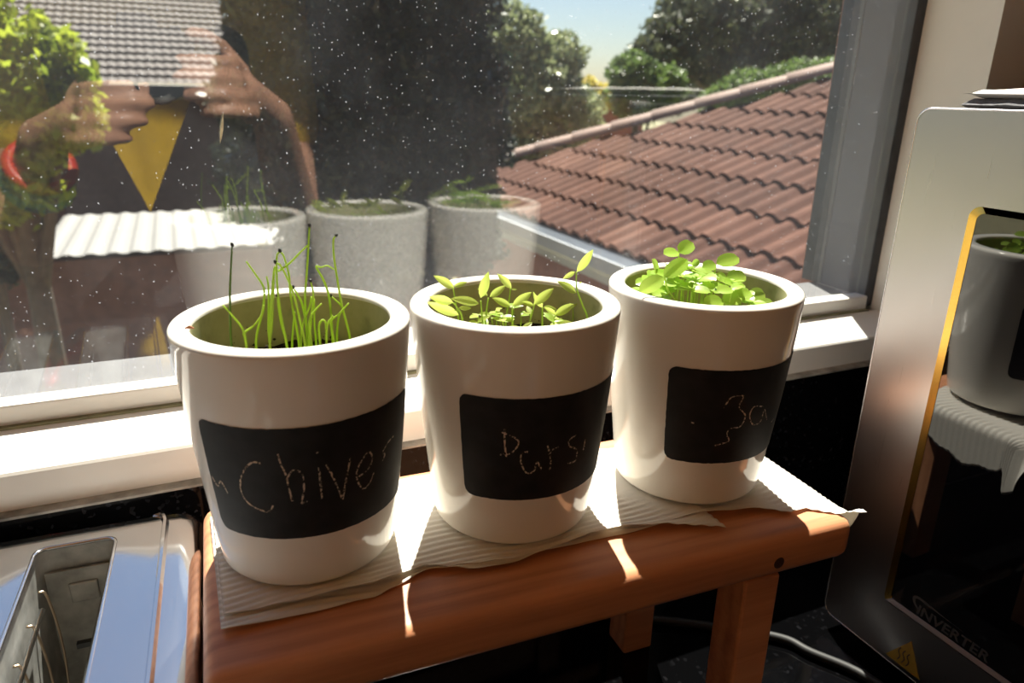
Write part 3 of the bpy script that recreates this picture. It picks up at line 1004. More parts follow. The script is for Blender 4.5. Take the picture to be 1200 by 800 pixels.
def soil_mesh(seed, dome=0.0):
    n, k = 48, 12
    V, F = [(0, 0, 0.002 + dome)], []
    for j in range(1, k + 1):
        r_ = (RI - 0.0016) * j / k
        for i in range(n):
            a = 2 * math.pi * i / n
            x, y = r_ * math.cos(a), r_ * math.sin(a)
            z = 0.0035 * noise.noise((x * 110 + seed, y * 110, seed)) + 0.002 * noise.noise((x * 330, y * 330, seed)) + dome * (1 - (j / k) ** 2)
            V.append((x, y, z))
    for i in range(n): F.append((0, 1 + i, 1 + (i + 1) % n))
    for j in range(k - 1):
        for i in range(n):
            a = 1 + j * n
            F.append((a + i, a + n + i, a + n + (i + 1) % n, a + (i + 1) % n))
    # crumbs on the surface and stuck to the wall
    rnd = random.Random(seed)
    for q in range(260):
        a = rnd.uniform(0, 6.283)
        if q < 170:
            r_ = (RI - 0.003) * math.sqrt(rnd.random()); z = rnd.uniform(0.0, 0.004) + dome * (1 - (r_ / RI) ** 2)
        else:
            r_ = RI - 0.0022; z = rnd.uniform(0.0, 1.0) ** 2 * 0.013
        s = rnd.uniform(0.0003, 0.0012) if q < 170 else rnd.uniform(0.0002, 0.0005)
        c = Vector((r_ * math.cos(a), r_ * math.sin(a), z))
        b0 = len(V)
        for d in ((1, 0, 0), (-1, 0, 0), (0, 1, 0), (0, -1, 0), (0, 0, 1), (0, 0, -1)):
            V.append(tuple(c + Vector(d) * s * rnd.uniform(0.6, 1.2)))
        for f_ in ((0, 2, 4), (2, 1, 4), (1, 3, 4), (3, 0, 4), (2, 0, 5), (1, 2, 5), (3, 1, 5), (0, 3, 5)):
            F.append(tuple(b0 + i for i in f_))
    return mesh_from(V, F)

S_CH = [[(-117.7, 68.0), (-121.5, 68.2), (-126.0, 64.7), (-129.6, 58.9), (-130.5, 52.3), (-127.8, 47.2), (-122.2, 44.5), (-117.1, 43.8), (-114.3, 47.2)], [(-108.9, 72.5), (-108.0, 67.5), (-106.3, 62.2), (-105.6, 56), (-104.6, 49)], [(-105.6, 61.1), (-103.2, 64.1), (-100.2, 63.8), (-98.4, 60.5), (-98.5, 54.0), (-100.1, 47.7), (-97.3, 48.4)], [(-91.5, 71.8), (-90.5, 71.1)], [(-90.7, 64.6), (-90.4, 58.2), (-89.9, 48.3)], [(-87.2, 65.0), (-83.7, 57.4), (-79.2, 45.1)], [(-79.2, 45.1), (-76.8, 56.1), (-74.5, 65.1)], [(-69.9, 54.0), (-63.7, 56.3), (-61.2, 60.9), (-63.9, 64.5), (-68.6, 61.2), (-71.2, 56.6), (-69.9, 50.7), (-66.3, 46.6), (-62.0, 49.0), (-59.8, 52.6)], [(-43.6, 65.1), (-49.0, 63.9), (-53.5, 60.7), (-51.6, 58.9), (-53.2, 56.2)], [(-150.4, 56.3), (-146.7, 52.0), (-143.1, 55.1), (-139.5, 49.4)]]
S_PA = [[(-118.9, 68.5), (-118.8, 60.5), (-117.9, 53.3)], [(-120.5, 66.8), (-113.1, 63.9), (-111.4, 60.7), (-115.4, 55.8), (-121.3, 54.7)], [(-105.3, 56.5), (-109.2, 55.8), (-109.7, 50.9), (-106.4, 44.9), (-102.0, 45.5), (-100.5, 50.4), (-97.5, 45.9)], [(-95.0, 58.8), (-92.3, 51.0), (-92.3, 45.1)], [(-93.6, 53.7), (-91.6, 56.2), (-88.2, 57.0)], [(-76.2, 60.9), (-80.9, 59.6), (-81.0, 56.3), (-74.6, 52.2), (-74.6, 46.3), (-80.4, 46.1)], [(-68.2, 56.2), (-68.4, 50.4)]]
S_BA = [[(-128.7, 53.4), (-126.8, 53.3)], [(-110.3, 62.9), (-106.7, 68.9), (-99.0, 69.3), (-100.7, 63.4), (-95.1, 57.6), (-96.8, 51.5), (-104.0, 50.3), (-105.3, 46.7), (-103.4, 42.9), (-112.1, 40.4)], [(-81.2, 60.7), (-89.4, 62.1), (-91.6, 57.1), (-87.2, 51.1), (-80.6, 51.6), (-79.5, 58.6), (-73.8, 51.0)], [(-65.5, 47.3), (-62.4, 48.8)]]
POTS = [(-.0657, -.0224), (.0408, -.0319), (.1527, -.0380)]
P_INFO = [('white ceramic pot with black panel chalked Chives, nearest the toaster', (-152, -26), S_CH, 'soil holding the thin chive seedlings'),
          ('white ceramic pot with black panel chalked Pars, between two other pots', (-144.5, -24), S_PA, 'soil holding the narrow leaved parsley seedlings'),
          ('white ceramic pot with black panel chalked Ba, nearest the microwave', (-144.5, -24), S_BA, 'soil under the dense round leaved basil seedlings')]
for i, (px, py) in enumerate(POTS):
    lab, (t0, t1), st, slab = P_INFO[i]
    p = thing('plant_pot', lab, 'pot', (px, py, PZ), 0, 'white pots on the wooden stand')
    link('pot_body', POT_BODY, None, p)
    link('pot_lining', POT_IN, None, p)
    pm = link('chalkboard_panel', panel_mesh(t0, t1, 0.0290, 0.0840, 0.0048, i), M_board, p, True)
    ch = link('chalk_writing', stroke_mesh(st, 0.00042), M_chalk, pm)
    s = link('soil', soil_mesh(i + 1, 0.003 if i == 2 else 0.0), M_soil, None, True)
    s.location = (px, py, PZ + SOIL_Z)
    s['kind'] = 'stuff'
    tag(s, 'dark potting ' + slab, 'soil')
# brown flake on the first pot's rim
V, F = tube_geo([(0, 0, 0), (0.0018, -0.0010, 0.0006), (0.0036, -0.0024, 0.0002)], [0.0003, 0.0008, 0.0002], 5)
fl = link('dry_flake', mesh_from(V, F), pbr('brown_flake', (0.30, 0.10, 0.04), 0.8))
fl.location = (POTS[0][0] - 0.0450, POTS[0][1] - 0.004, PZ + H + 0.0003)
tag(fl, 'tiny brown dry flake on the rim of the chives pot', 'flake')

# ================================================================== SEEDLINGS
M_blade = leaf_mat('chive_blade', (0.34, 0.52, 0.05), (0.56, 0.70, 0.12), 0.5, nscale=90)
M_blade_d = leaf_mat('chive_blade_dark', (0.07, 0.14, 0.02), (0.14, 0.26, 0.03), 0.3, nscale=90)
M_seed = pbr('black_seed_coat', (0.010, 0.008, 0.007), 0.6)
M_pars = leaf_mat('parsley_leaf', (0.50, 0.62, 0.10), (0.66, 0.76, 0.18), 0.65, nscale=120)
M_stem = leaf_mat('seedling_stem', (0.36, 0.52, 0.08), (0.52, 0.66, 0.16), 0.5, nscale=90)
M_basil = leaf_mat('basil_leaf', (0.30, 0.52, 0.06), (0.55, 0.72, 0.14), 0.62, nscale=120, spec=0.6, rough=0.3)

def in_pot(x, y, rmax=0.038):
    r_ = math.hypot(x, y)
    return (x, y) if r_ < rmax else (x * rmax / r_, y * rmax / r_)

CH = [([(-27.5, -5.0, 107.0), (-25.9, -5.0, 129.0), (-24.3, -5.0, 141.0), (-22.9, -5.0, 150.5)], 1), ([(-21.6, -10.0, 107.1), (-22.3, -10.0, 115.2), (-25.9, -10.0, 121.9), (-29.2, -10.0, 126.9)], 0), ([(-21.5, -6.0, 108.5), (-21.8, -6.0, 112.5), (-17.5, -6.0, 115.4), (-13.5, -6.0, 120.4), (-12.5, -6.0, 124.1)], 0), ([(-16.5, 5.0, 104.4), (-12.5, 5.0, 118.2), (-10.9, 5.0, 128.4), (-13.7, 5.0, 135.1), (-17.2, 5.0, 141.6)], 0), ([(-11.9, -8.0, 105.0), (-10.1, -8.0, 115.7), (-8.2, -8.0, 131.0), (-7.2, -8.0, 139.4)], 0), ([(-10.2, 10.0, 106.2), (-9.1, 10.0, 119.5), (-8.5, 10.0, 128.5), (-8.8, 10.0, 133.0)], 0), ([(-4.4, -6.0, 103.9), (-5.7, -6.0, 116.6), (-6.2, -6.0, 127.4), (-6.1, -6.0, 137.0), (-5.3, -6.0, 145.4), (-4.3, -6.0, 147.0)], 1), ([(2.7, -12.0, 106.0), (1.6, -12.0, 115.6), (-0.2, -12.0, 128.4), (-2.3, -12.0, 136.2), (-4.8, -12.0, 142.4), (-6.3, -12.0, 143.8)], 1), ([(1.9, 2.0, 103.1), (0.6, 2.0, 117.6), (-0.1, 2.0, 127.7), (0.0, 2.0, 134.6), (-1.6, 2.0, 143.5), (-3.1, 2.0, 145.5)], 0), ([(-11.0, 0, 105.3), (-6.4, 0, 137.5), (-4.6, 0, 137.4), (0.7, 0, 140.8), (5.6, 0, 145.3), (9.3, 0, 148.4)], 0), ([(6.0, 4.0, 101.9), (6.4, 4.0, 121.6), (8.1, 4.0, 134.5), (9.6, 4.0, 146.2), (10.7, 4.0, 155.4)], 1), ([(5.7, -4.0, 103.5), (8.4, -4.0, 121.5), (9.1, -4.0, 127.4), (8.4, -4.0, 132.2)], 1), ([(7.2, 6.0, 101.1), (5.5, 6.0, 118.1), (4.0, 6.0, 123.3), (2.2, 6.0, 127.3)], 1), ([(-2.4, 12.0, 98.8), (-4.0, 12.0, 109.0), (-4.7, 12.0, 117.4), (-4.8, 12.0, 122.4)], 1), ([(25.1, 0, 102.5), (22.4, 0, 118.0), (20.8, 0, 132.4), (20.0, 0, 142.3), (20.2, 0, 149.6), (21.2, 0, 151.2)], 1), ([(18.4, 8.0, 99.1), (18.2, 8.0, 119.4), (16.3, 8.0, 128.8), (13.1, 8.0, 136.2), (15.3, 8.0, 135.8), (18.2, 8.0, 136.3), (21.1, 8.0, 134.3)], 0), ([(16.5, -6.0, 103.9), (15.6, -6.0, 113.2), (19.7, -6.0, 116.9), (24.3, -6.0, 121.5)], 0), ([(12.5, -10.0, 105.6), (13.4, -10.0, 113.6), (15.5, -10.0, 116.4), (16.2, -10.0, 117.4)], 0), ([(-0.3, 10.0, 98.1), (1.1, 10.0, 109.1), (2.2, 10.0, 115.2)], 0), ([(5.5, -12.0, 106.1), (5.4, -12.0, 117.1), (8.5, -12.0, 121.7), (11.2, -12.0, 124.2)], 0), ([(9.6, -10.0, 105.0), (9.6, -10.0, 113.1), (11.2, -10.0, 115.9), (12.6, -10.0, 114.7), (12.4, -10.0, 111.2)], 0), ([(10.0, 4.0, 101.4), (9.9, 4.0, 109.9), (10.5, 4.0, 122.2)], 0), ([(21.4, 12.0, 101.8), (22.9, 12.0, 110.3), (24.7, 12.0, 114.4), (20.0, 12.0, 120.2)], 1), ([(2.2, -2.0, 102.8), (3.8, -2.0, 112.3), (7.2, -2.0, 120.1), (8.5, -2.0, 125.0)], 0)]
def seedling(name, label, cat, group, pot, pts, rad, mat):
    P0 = Vector((POTS[pot][0], POTS[pot][1], 0))
    pts = [Vector(q) / 1000 for q in pts]
    b = pts[0]
    bx, by = in_pot(b.x * 0.97, b.y)
    foot = Vector((bx, by, PZ + SOIL_Z - 0.003))
    t = thing(name, label, cat, P0 + foot, 0, group)
    sp = spline([foot] + pts, 5)
    n = len(sp)
    V, F = tube_geo([q - foot for q in sp], [rad * (1.0 - 0.45 * k / n) for k in range(n)], 6)
    link('stem', mesh_from(V, F), mat, t, True)
    return t, foot
CAP_V, CAP_F = lathe_geo([(0.0001, -0.0013), (0.0006, -0.0008), (0.0008, 0.0001), (0.00055, 0.0009), (0.0001, 0.0013)], 8)
CAP_ME = mesh_from(CAP_V, CAP_F); CAP_ME.materials.append(M_seed)
for k, (pts, cap) in enumerate(CH):
    lab = 'thin green chive seedling tipped with a black seed coat' if cap else 'thin green bare chive seedling blade in the chives pot'
    if k == 0: lab = 'upright lone chive seedling tipped black, at the toaster side of the pot'
    if k == 10: lab = 'tallest chive seedling, tipped with a black seed coat'
    rad = 0.00062 if k != 0 else 0.0006
    t, foot = seedling('chive_seedling', lab, 'seedling', 'chive seedlings', 0, pts, rad, M_blade_d if k in (0,) else M_blade)
    if cap:
        c = link('seed_coat', CAP_ME, None, t)
        e = Vector(pts[-1]) / 1000 - foot
        d = (Vector(pts[-1]) - Vector(pts[-2])).normalized()
        c.location = e + d * 0.0008
        c.rotation_euler = (random.uniform(0.3, 1.2), random.uniform(-0.6, 0.6), 0)

def leaf_mesh(L, Wd, shape=0.5, curl=0.25, fold=0.2):
    """leaf along +Y from the stalk, 2 x 7 strip each side of the midrib"""
    V, F = [], []
    NL = 7
    for j in range(NL + 1):
        v = j / NL
        if shape < 0.45: w = math.sin(math.pi * v ** 0.85) ** 0.8         # lance shape
        else: w = math.sqrt(max(0, 1 - (2 * v - 1) ** 2)) ** 0.9           # round
        if shape > 0.45: w = max(w, 0.12 if j == 0 else 0)
        w = max(w, 0.03)
        z = -curl * L * v * v
        for s in (-1, -0.5, 0, 0.5, 1):
            V.append((s * w * Wd / 2, v * L, z + abs(s) * fold * Wd / 2 * w))
    for j in range(NL):
        for i in range(4):
            a = j * 5 + i
            F.append((a, a + 1, a + 6, a + 5))
    return mesh_from(V, F)

def put_leaf(t, foot, a, b, width, mat, shape, roll=None, curl=0.15):
    a, b = Vector(a), Vector(b)
    d = b - a
    L = d.length
    o = link('leaf', leaf_mesh(L, width, shape, curl), mat, t, True)
    y = d.normalized()
    # blade faces mostly up and a little towards the light
    z = Vector((random.uniform(-0.35, 0.35), random.uniform(-0.75, -0.15), 1.0)) if roll is None else Vector(roll)
    x = y.cross(z).normalized()
    z = x.cross(y)
    mm = Matrix((x, y, z)).transposed().to_4x4()
    mm.translation = a - foot
    o.matrix_local = mm
    return o

PA = [([(-30.4, -6.0, 110.1), (-33.3, -6.0, 117.1), (-35.2, -6.0, 119.6)], [[(-35.2, -6.0, 119.6), (-46.5, -6.0, 123.5)], [(-32.4, -6.0, 113.2), (-47.5, -6.0, 120.8)], [(-32.3, -6.0, 116.5), (-25.7, -6.0, 116.1)]]), ([(-25.1, 14.0, 103.6), (-26.6, 14.0, 112.9), (-27.9, 14.0, 121.0)], [[(-27.5, 14.0, 121.0), (-37.5, 14.0, 128.2)], [(-27.5, 14.0, 121.7), (-20.4, 14.0, 123.5)]]), ([(-19.2, -4.0, 105.8), (-19.7, -4.0, 112.2), (-20.3, -4.0, 118.6)], [[(-20.3, -4.0, 120.0), (-16.4, -4.0, 132.5)], [(-21.3, -4.0, 117.2), (-35.0, -4.0, 121.4)]]), ([(-14.4, 4.0, 104.4), (-14.0, 4.0, 110.3), (-13.0, 4.0, 117.2)], [[(-12.3, 4.0, 117.6), (-3.4, 4.0, 122.7)], [(-13.5, 4.0, 118.2), (-18.6, 4.0, 122.6)]]), ([(0.2, 12.0, 101.4), (1.6, 12.0, 110.6), (2.6, 12.0, 118.7)], [[(3.1, 12.0, 118.7), (-4.5, 12.0, 126.9)], [(2.8, 12.0, 118.2), (6.4, 12.0, 117.9)]]), ([(-4.1, -6.0, 104.2), (-4.4, -6.0, 109.2), (-4.5, -6.0, 114.6)], [[(-4.3, -6.0, 115.1), (6.4, -6.0, 120.9)], [(-5.4, -6.0, 114.7), (-14.6, -6.0, 120.0)]]), ([(3.0, -10.0, 104.1), (4.3, -10.0, 110.4), (5.7, -10.0, 115.6)], [[(5.2, -10.0, 115.7), (16.3, -10.0, 123.0)], [(5.2, -10.0, 115.2), (-1.1, -10.0, 117.8)], [(6.2, -10.0, 118.1), (5.0, -10.0, 122.2)]]), ([(39.7, -4.0, 102.3), (36.4, -4.0, 110.4), (32.4, -4.0, 120.0), (31.7, -4.0, 128.6)], [[(32.0, -4.0, 128.6), (41.4, -4.0, 139.3)], [(30.9, -4.0, 128.7), (24.4, -4.0, 125.7)], [(32.2, -4.0, 117.5), (21.7, -4.0, 124.8)], [(33.4, -4.0, 122.5), (35.4, -4.0, 123.0)]]), ([(17.4, -8.0, 102.8), (17.8, -8.0, 106.4), (18.8, -8.0, 108.3)], [[(18.2, -8.0, 108.3), (29.5, -8.0, 113.2)], [(18.4, -8.0, 103.2), (30.1, -8.0, 102.8)], [(18.7, -8.0, 108.8), (12.6, -8.0, 112.9)]]), ([(14.4, -2.0, 100.9), (14.3, -2.0, 106.0), (14.1, -2.0, 111.1)], [[(14.1, -2.0, 111.1), (9.0, -2.0, 118.7)], [(14.6, -2.0, 111.1), (22.9, -2.0, 109.2)]]), ([(38.8, 10.0, 97.2), (38.8, 10.0, 102.6), (38.5, 10.0, 105.8)], [[(38.5, 10.0, 105.6), (41.2, 10.0, 107.3)], [(38.5, 10.0, 105.6), (36.6, 10.0, 107.9)]])]
FACE = (-0.1, -1.0, 0.45)      # blades standing up, seen broadside
for k, (pts, lv) in enumerate(PA):
    lab = 'narrow leaved parsley seedling in the pot chalked Pars'
    if k == 7: lab = 'tallest parsley seedling, leaning out on the basil pot side'
    if k == 10: lab = 'tiny pale parsley sprout against the pot wall'
    t, foot = seedling('parsley_seedling', lab, 'seedling', 'parsley seedlings', 1, pts, 0.00055, M_stem)
    for a, b in lv:
        a, b = Vector(a) / 1000, Vector(b) / 1000
        L = (b - a).length
        put_leaf(t, foot, a, b, min(0.0047, L * 0.36), M_pars, 0.3, Vector(FACE) + Vector((random.uniform(-.4, .4), random.uniform(-.2, .2), random.uniform(-.25, .4))), 0.08)
rr = random.Random(21)
for k in range(16):
    a = rr.uniform(0, 6.28); r_ = 20 * math.sqrt(rr.random())
    x, y = -3 + r_ * math.cos(a) * 1.1, -4 + r_ * math.sin(a) * 0.8
    h = rr.uniform(97, 111)
    lean = (rr.uniform(-4, 4), rr.uniform(-3, 3))
    t, foot = seedling('parsley_seedling', 'short young parsley sprout in the middle of the pot chalked Pars', 'seedling', 'short parsley sprouts', 1, [(x, y, 88), (x + lean[0] * .5, y + lean[1] * .5, (h + 88) / 2), (x + lean[0], y + lean[1], h)], 0.00045, M_stem)
    tip = Vector((x + lean[0], y + lean[1], h)) / 1000
    a0 = rr.uniform(0, 6.28)
    for q in range(rr.choice((2, 3))):
        an = a0 + q * 2.2
        L = rr.uniform(0.005, 0.009)
        put_leaf(t, foot, tip, tip + Vector((math.cos(an) * L, math.sin(an) * L * 0.7, L * rr.uniform(0.1, 0.6))), L * 0.45, M_basil if k % 3 == 0 else M_pars, 0.3)

BA = [([(-17.7, 0.0, 108.5), (-17.9, 0.0, 120.9), (-19.5, 0.0, 134.7)], [[(-19.5, 0.0, 134.7), (-10.4, 0.0, 139.6)], [(-19.7, 0.0, 134.8), (-29.0, 0.0, 134.9)]]), ([(-20.8, 4.0, 107.7), (-26.1, 4.0, 117.6), (-29.1, 4.0, 123.0)], [[(-29.1, 4.0, 123.0), (-32.9, 4.0, 131.4)], [(-29.0, 4.0, 122.5), (-23.8, 4.0, 124.4)]]), ([(-26.1, -12.0, 108.6), (-33.1, -12.0, 118.3), (-36.2, -12.0, 125.4)], [[(-36.4, -12.0, 125.6), (-22.4, -12.0, 134.0)], [(-36.6, -12.0, 125.4), (-50.7, -12.0, 119.3)]]), ([(2.1, -4.0, 110.2), (2.8, -4.0, 119.1), (2.9, -4.0, 127.4)], [[(3.5, -4.0, 127.8), (19.0, -4.0, 130.3)], [(2.9, -4.0, 127.4), (-5.7, -4.0, 126.5)]]), ([(22.3, 6.0, 103.0), (21.9, 6.0, 110.7), (21.1, 6.0, 116.3)], [[(20.4, 6.0, 116.3), (34.9, 6.0, 116.2)], [(20.4, 6.0, 116.3), (12.4, 6.0, 117.0)]]), ([(23.9, -12.0, 104.4), (23.4, -12.0, 107.6), (21.7, -12.0, 109.9)], [[(21.7, -12.0, 109.9), (33.6, -12.0, 110.1)], [(21.1, -12.0, 110.0), (11.0, -12.0, 112.5)]]), ([(-6.6, -26.0, 110.8), (-8.0, -26.0, 112.4), (-8.3, -26.0, 113.9)], [[(-8.2, -26.0, 113.4), (-20.6, -26.0, 113.7)], [(-7.6, -26.0, 113.4), (3.7, -26.0, 115.3)]]), ([(5.6, -22.0, 108.9), (4.7, -22.0, 111.1), (3.8, -22.0, 112.7)], [[(3.8, -22.0, 113.0), (13.3, -22.0, 115.9)], [(3.2, -22.0, 112.8), (-4.9, -22.0, 113.5)]]), ([(-4.8, 2.0, 106.7), (-6.6, 2.0, 116.4), (-8.4, 2.0, 125.9)], [[(-7.8, 2.0, 126.4), (-3.8, 2.0, 129.1)], [(-8.4, 2.0, 126.4), (-13.3, 2.0, 125.7)]]), ([(25.7, -20.0, 105.9), (24.3, -20.0, 106.5), (23.5, -20.0, 107.1)], [[(23.6, -20.0, 106.9), (33.4, -20.0, 106.7)], [(22.9, -20.0, 107.0), (17.7, -20.0, 107.2)]])]
for k, (pts, lv) in enumerate(BA):
    lab = 'round leaved basil seedling in the pot beside the microwave'
    if k == 0: lab = 'tallest basil seedling lifting two broad leaves above the rest'
    if k == 2: lab = 'basil seedling leaning its long leaves over the pot rim'
    t, foot = seedling('basil_seedling', lab, 'seedling', 'basil seedlings', 2, pts, 0.0007, M_stem)
    for q, (a, b) in enumerate(lv):
        a, b = Vector(a) / 1000, Vector(b) / 1000
        L = (b - a).length
        put_leaf(t, foot, a, b, min(0.0085, L * 0.8), M_basil, 0.6, Vector((random.uniform(-.3, .3), -0.75 + random.uniform(-.3, .3), 0.8)), 0.05)
rr = random.Random(33)
for k in range(34):
    a = rr.uniform(0, 6.28); r_ = 25 * math.sqrt(rr.random())
    x, y = -4 + r_ * math.cos(a) * 1.05, -2 + r_ * math.sin(a)
    h = 123 - (r_ / 25) ** 2 * 9 + rr.uniform(-6, 5) - max(0, x) * 0.25
    lean = ((x + 4) * 0.18 + rr.uniform(-2, 2), y * 0.15 + rr.uniform(-2, 2))
    t, foot = seedling('basil_seedling', 'round leaved basil seedling in the pot beside the microwave', 'seedling', 'basil seedlings', 2, [(x, y, 90), (x + lean[0] * .5, y + lean[1] * .5, (h + 90) / 2), (x + lean[0], y + lean[1], h)], 0.0006, M_stem)
    tip = Vector((x + lean[0], y + lean[1], h)) / 1000
    a0 = rr.uniform(0, 6.28)
    for q in range(2):
        an = a0 + q * 3.0
        L = rr.uniform(0.0065, 0.0105)
        put_leaf(t, foot, tip, tip + Vector((math.cos(an) * L, math.sin(an) * L, L * rr.uniform(-0.1, 0.45))), L * 0.85, M_basil, 0.6)
    if k % 3 == 0:
        for q in range(2):
            an = a0 + 1.57 + q * 3.1
            L = rr.uniform(0.004, 0.006)
            put_leaf(t, foot, tip + Vector((0, 0, 0.001)), tip + Vector((math.cos(an) * L, math.sin(an) * L, L * 0.6)), L * 0.6, M_basil, 0.6)

# ================================================================== TOASTER
M_chrome = pbr('polished_steel', (0.72, 0.74, 0.77), 0.09, metal=1.0, bump=0.02, vscale=60, bdist=0.0005)
M_chrome_d = pbr('dull_oven_steel', (0.42, 0.42, 0.40), 0.55, metal=0.6, vary=0.3, vscale=70)
M_blackpl_refl = pbr('black_plastic_and_reflection', (0.012, 0.012, 0.013), 0.35)
M_wire = pbr('browned_wire', (0.55, 0.42, 0.30), 0.3, metal=1.0)
toaster = thing('toaster', 'polished steel long slot toaster beside the wooden stand', 'toaster', (-0.2170, -0.088, COUNTER_Z), math.radians(-2.75))
TZ = -0.0180 - COUNTER_Z           # top plate height above the counter
y0, y1 = -0.147, 0.153
sl_y0, sl_y1 = -0.112, 0.136
slots = ((-0.0505, -0.0145 - 0.0), (0.0135, 0.0505))
slots = ((-0.0495, -0.0125), (0.0135, 0.0515))
# shell profile (x, z), open at the bottom, extruded along y with rounded ends
bm = bmesh.new()
half = [(0.0, TZ), (0.0735, TZ), (0.0745, TZ + 0.0022), (0.0760, TZ + 0.0022), (0.0772, TZ - 0.0004), (0.0835, TZ - 0.0006), (0.0890, TZ - 0.0017), (0.0928, TZ - 0.0042), (0.0952, TZ - 0.0090), (0.0962, TZ - 0.0300), (0.0966, 0.018), (0.0966, 0.012)]
profl = [(-x, z) for x, z in half[::-1]] + half[1:]
def shell_row(y, inset):
    row = []
    for x, z in profl:
        k = 1 - inset / 0.0966
        zz = z - inset * 0.35 if z > 0.05 else z
        row.append(bm.verts.new((x * k, y, zz)))
    return row
rows = []
for (yy, ins) in ((y0, 0.010), (y0 + 0.002, 0.005), (y0 + 0.006, 0.0015), (y0 + 0.011, 0.0), (y1 - 0.011, 0.0), (y1 - 0.006, 0.0012), (y1 - 0.0015, 0.003), (y1, 0.008)):
    rows.append(shell_row(yy, ins))
for a, b in zip(rows[:-1], rows[1:]):
    for i in range(len(profl) - 1):
        bm.faces.new((a[i], a[i + 1], b[i + 1], b[i]))
bm.faces.new(rows[0]); bm.faces.new(rows[-1][::-1])
bmesh.ops.recalc_face_normals(bm, faces=bm.faces)
me = bm_mesh(bm)
shell = link('shell', me, M_chrome, None)
# close the bottom so the slot cut is clean, then cut the two slots
bm = bmesh.new(); bm.from_mesh(me)
bmesh.ops.holes_fill(bm, edges=bm.edges)
bmesh.ops.recalc_face_normals(bm, faces=bm.faces)
bm.to_mesh(me); bm.free()
cut_bm = bmesh.new()
for (a, b) in slots:
    poly = rrect(a, b, sl_y0, sl_y1, 0.006, 5)
    va = [cut_bm.verts.new((x, y, 0.030)) for x, y in poly]
    vb = [cut_bm.verts.new((x, y, TZ + 0.03)) for x, y in poly]
    fs = [cut_bm.faces.new(va[::-1]), cut_bm.faces.new(vb)]
    for i in range(len(poly)):
        j = (i + 1) % len(poly)
        fs.append(cut_bm.faces.new((va[i], va[j], vb[j], vb[i])))
    bmesh.ops.recalc_face_normals(cut_bm, faces=fs)
cme = bm_mesh(cut_bm); cme.materials.append(M_chrome_d)
cutter = link('cutter', cme)
mod = shell.modifiers.new('slots', 'BOOLEAN')
mod.object = cutter; mod.operation = 'DIFFERENCE'; mod.solver = 'EXACT'; mod.material_mode = 'TRANSFER'
dg = bpy.context.evaluated_depsgraph_get()
me2 = bpy.data.meshes.new_from_object(shell.evaluated_get(dg))
me2.materials.append(M_blackpl_refl)
for p in me2.polygons:
    if abs(p.center.x) > 0.0945 and p.center.z < TZ - 0.004: p.material_index = len(me2.materials) - 1  # dark reflection painted onto the steel sides with the plastic's black
shell.modifiers.clear()
shell.data = me2
bpy.data.objects.remove(cutter, do_unlink=True)
shell.parent = toaster
shade_auto(shell, 30)
# rolled lip round each slot, inner wall with punched tabs, guard wires
for (a, b) in slots:
    lip = [Vector((x, y, TZ - 0.0004)) for x, y in rrect(a, b, sl_y0, sl_y1, 0.006, 5)]
    lp = tube('slot_lip', lip, 0.0011, M_chrome, toaster, 6, True)
    far_w = box('heater_plate', (a + 0.002, sl_y1 - 0.0030, 0.035), (b - 0.002, sl_y1 - 0.0016, TZ - 0.014), M_chrome_d, toaster)
    box('punched_tab', (a + 0.012, sl_y1 - 0.0046, TZ - 0.034), (a + 0.026, sl_y1 - 0.0030, TZ - 0.022), M_chrome_d, far_w, 0.0008)
    box('lift_arm', (a + 0.014, sl_y1 - 0.020, TZ - 0.052), (a + 0.028, sl_y1 - 0.0170, TZ - 0.049), M_blackpl_refl, toaster)
    box('lift_arm', (a + 0.020, sl_y1 - 0.0178, TZ - 0.085), (a + 0.0245, sl_y1 - 0.0170, TZ - 0.0522), M_blackpl_refl, toaster)
    for sx in (a + 0.0055, b - 0.0055):
        for k in range(9):
            yy = sl_y1 - 0.022 - k * 0.027
            if yy < sl_y0 + 0.01: break
            tube('guard_wire', spline([(sx, yy - 0.004, 0.04), (sx + (0.003 if sx < (a + b) / 2 else -0.003), yy, TZ - 0.05), (sx, yy + 0.004, TZ - 0.018), (sx - (0.0035 if sx < (a + b) / 2 else -0.0035), yy + 0.004, TZ - 0.014)], 4), 0.0007, M_wire, toaster, 6)
        tube('guard_rail', [(sx, sl_y0 + 0.006, TZ - 0.017), (sx, sl_y1 - 0.03, TZ - 0.017)], 0.0014, M_chrome, toaster, 8)
    box('bread_rack', ((a + b) / 2 - 0.004, sl_y0 + 0.006, 0.046), ((a + b) / 2 + 0.004, sl_y1 - 0.006, 0.049), M_chrome_d, toaster)
box('base_skirt', (-0.0978, y0 - 0.001, 0.006), (0.0978, y1 + 0.001, 0.020), M_blackpl_refl, toaster, 0.003)
for sx in (-0.08, 0.08):
    for yy in (y0 + 0.02, y1 - 0.02):
        V, F = lathe_geo([(0.0001, 0.0), (0.008, 0.0), (0.009, 0.007), (0.0001, 0.007)], 16)
        o = link('foot', mesh_from(V, F), M_blackpl_refl, toaster, True); o.location = (sx, yy, 0)
box('lever', (-0.012, y0 - 0.020, 0.10), (0.012, y0 - 0.0005, 0.108), M_blackpl_refl, toaster, 0.002)

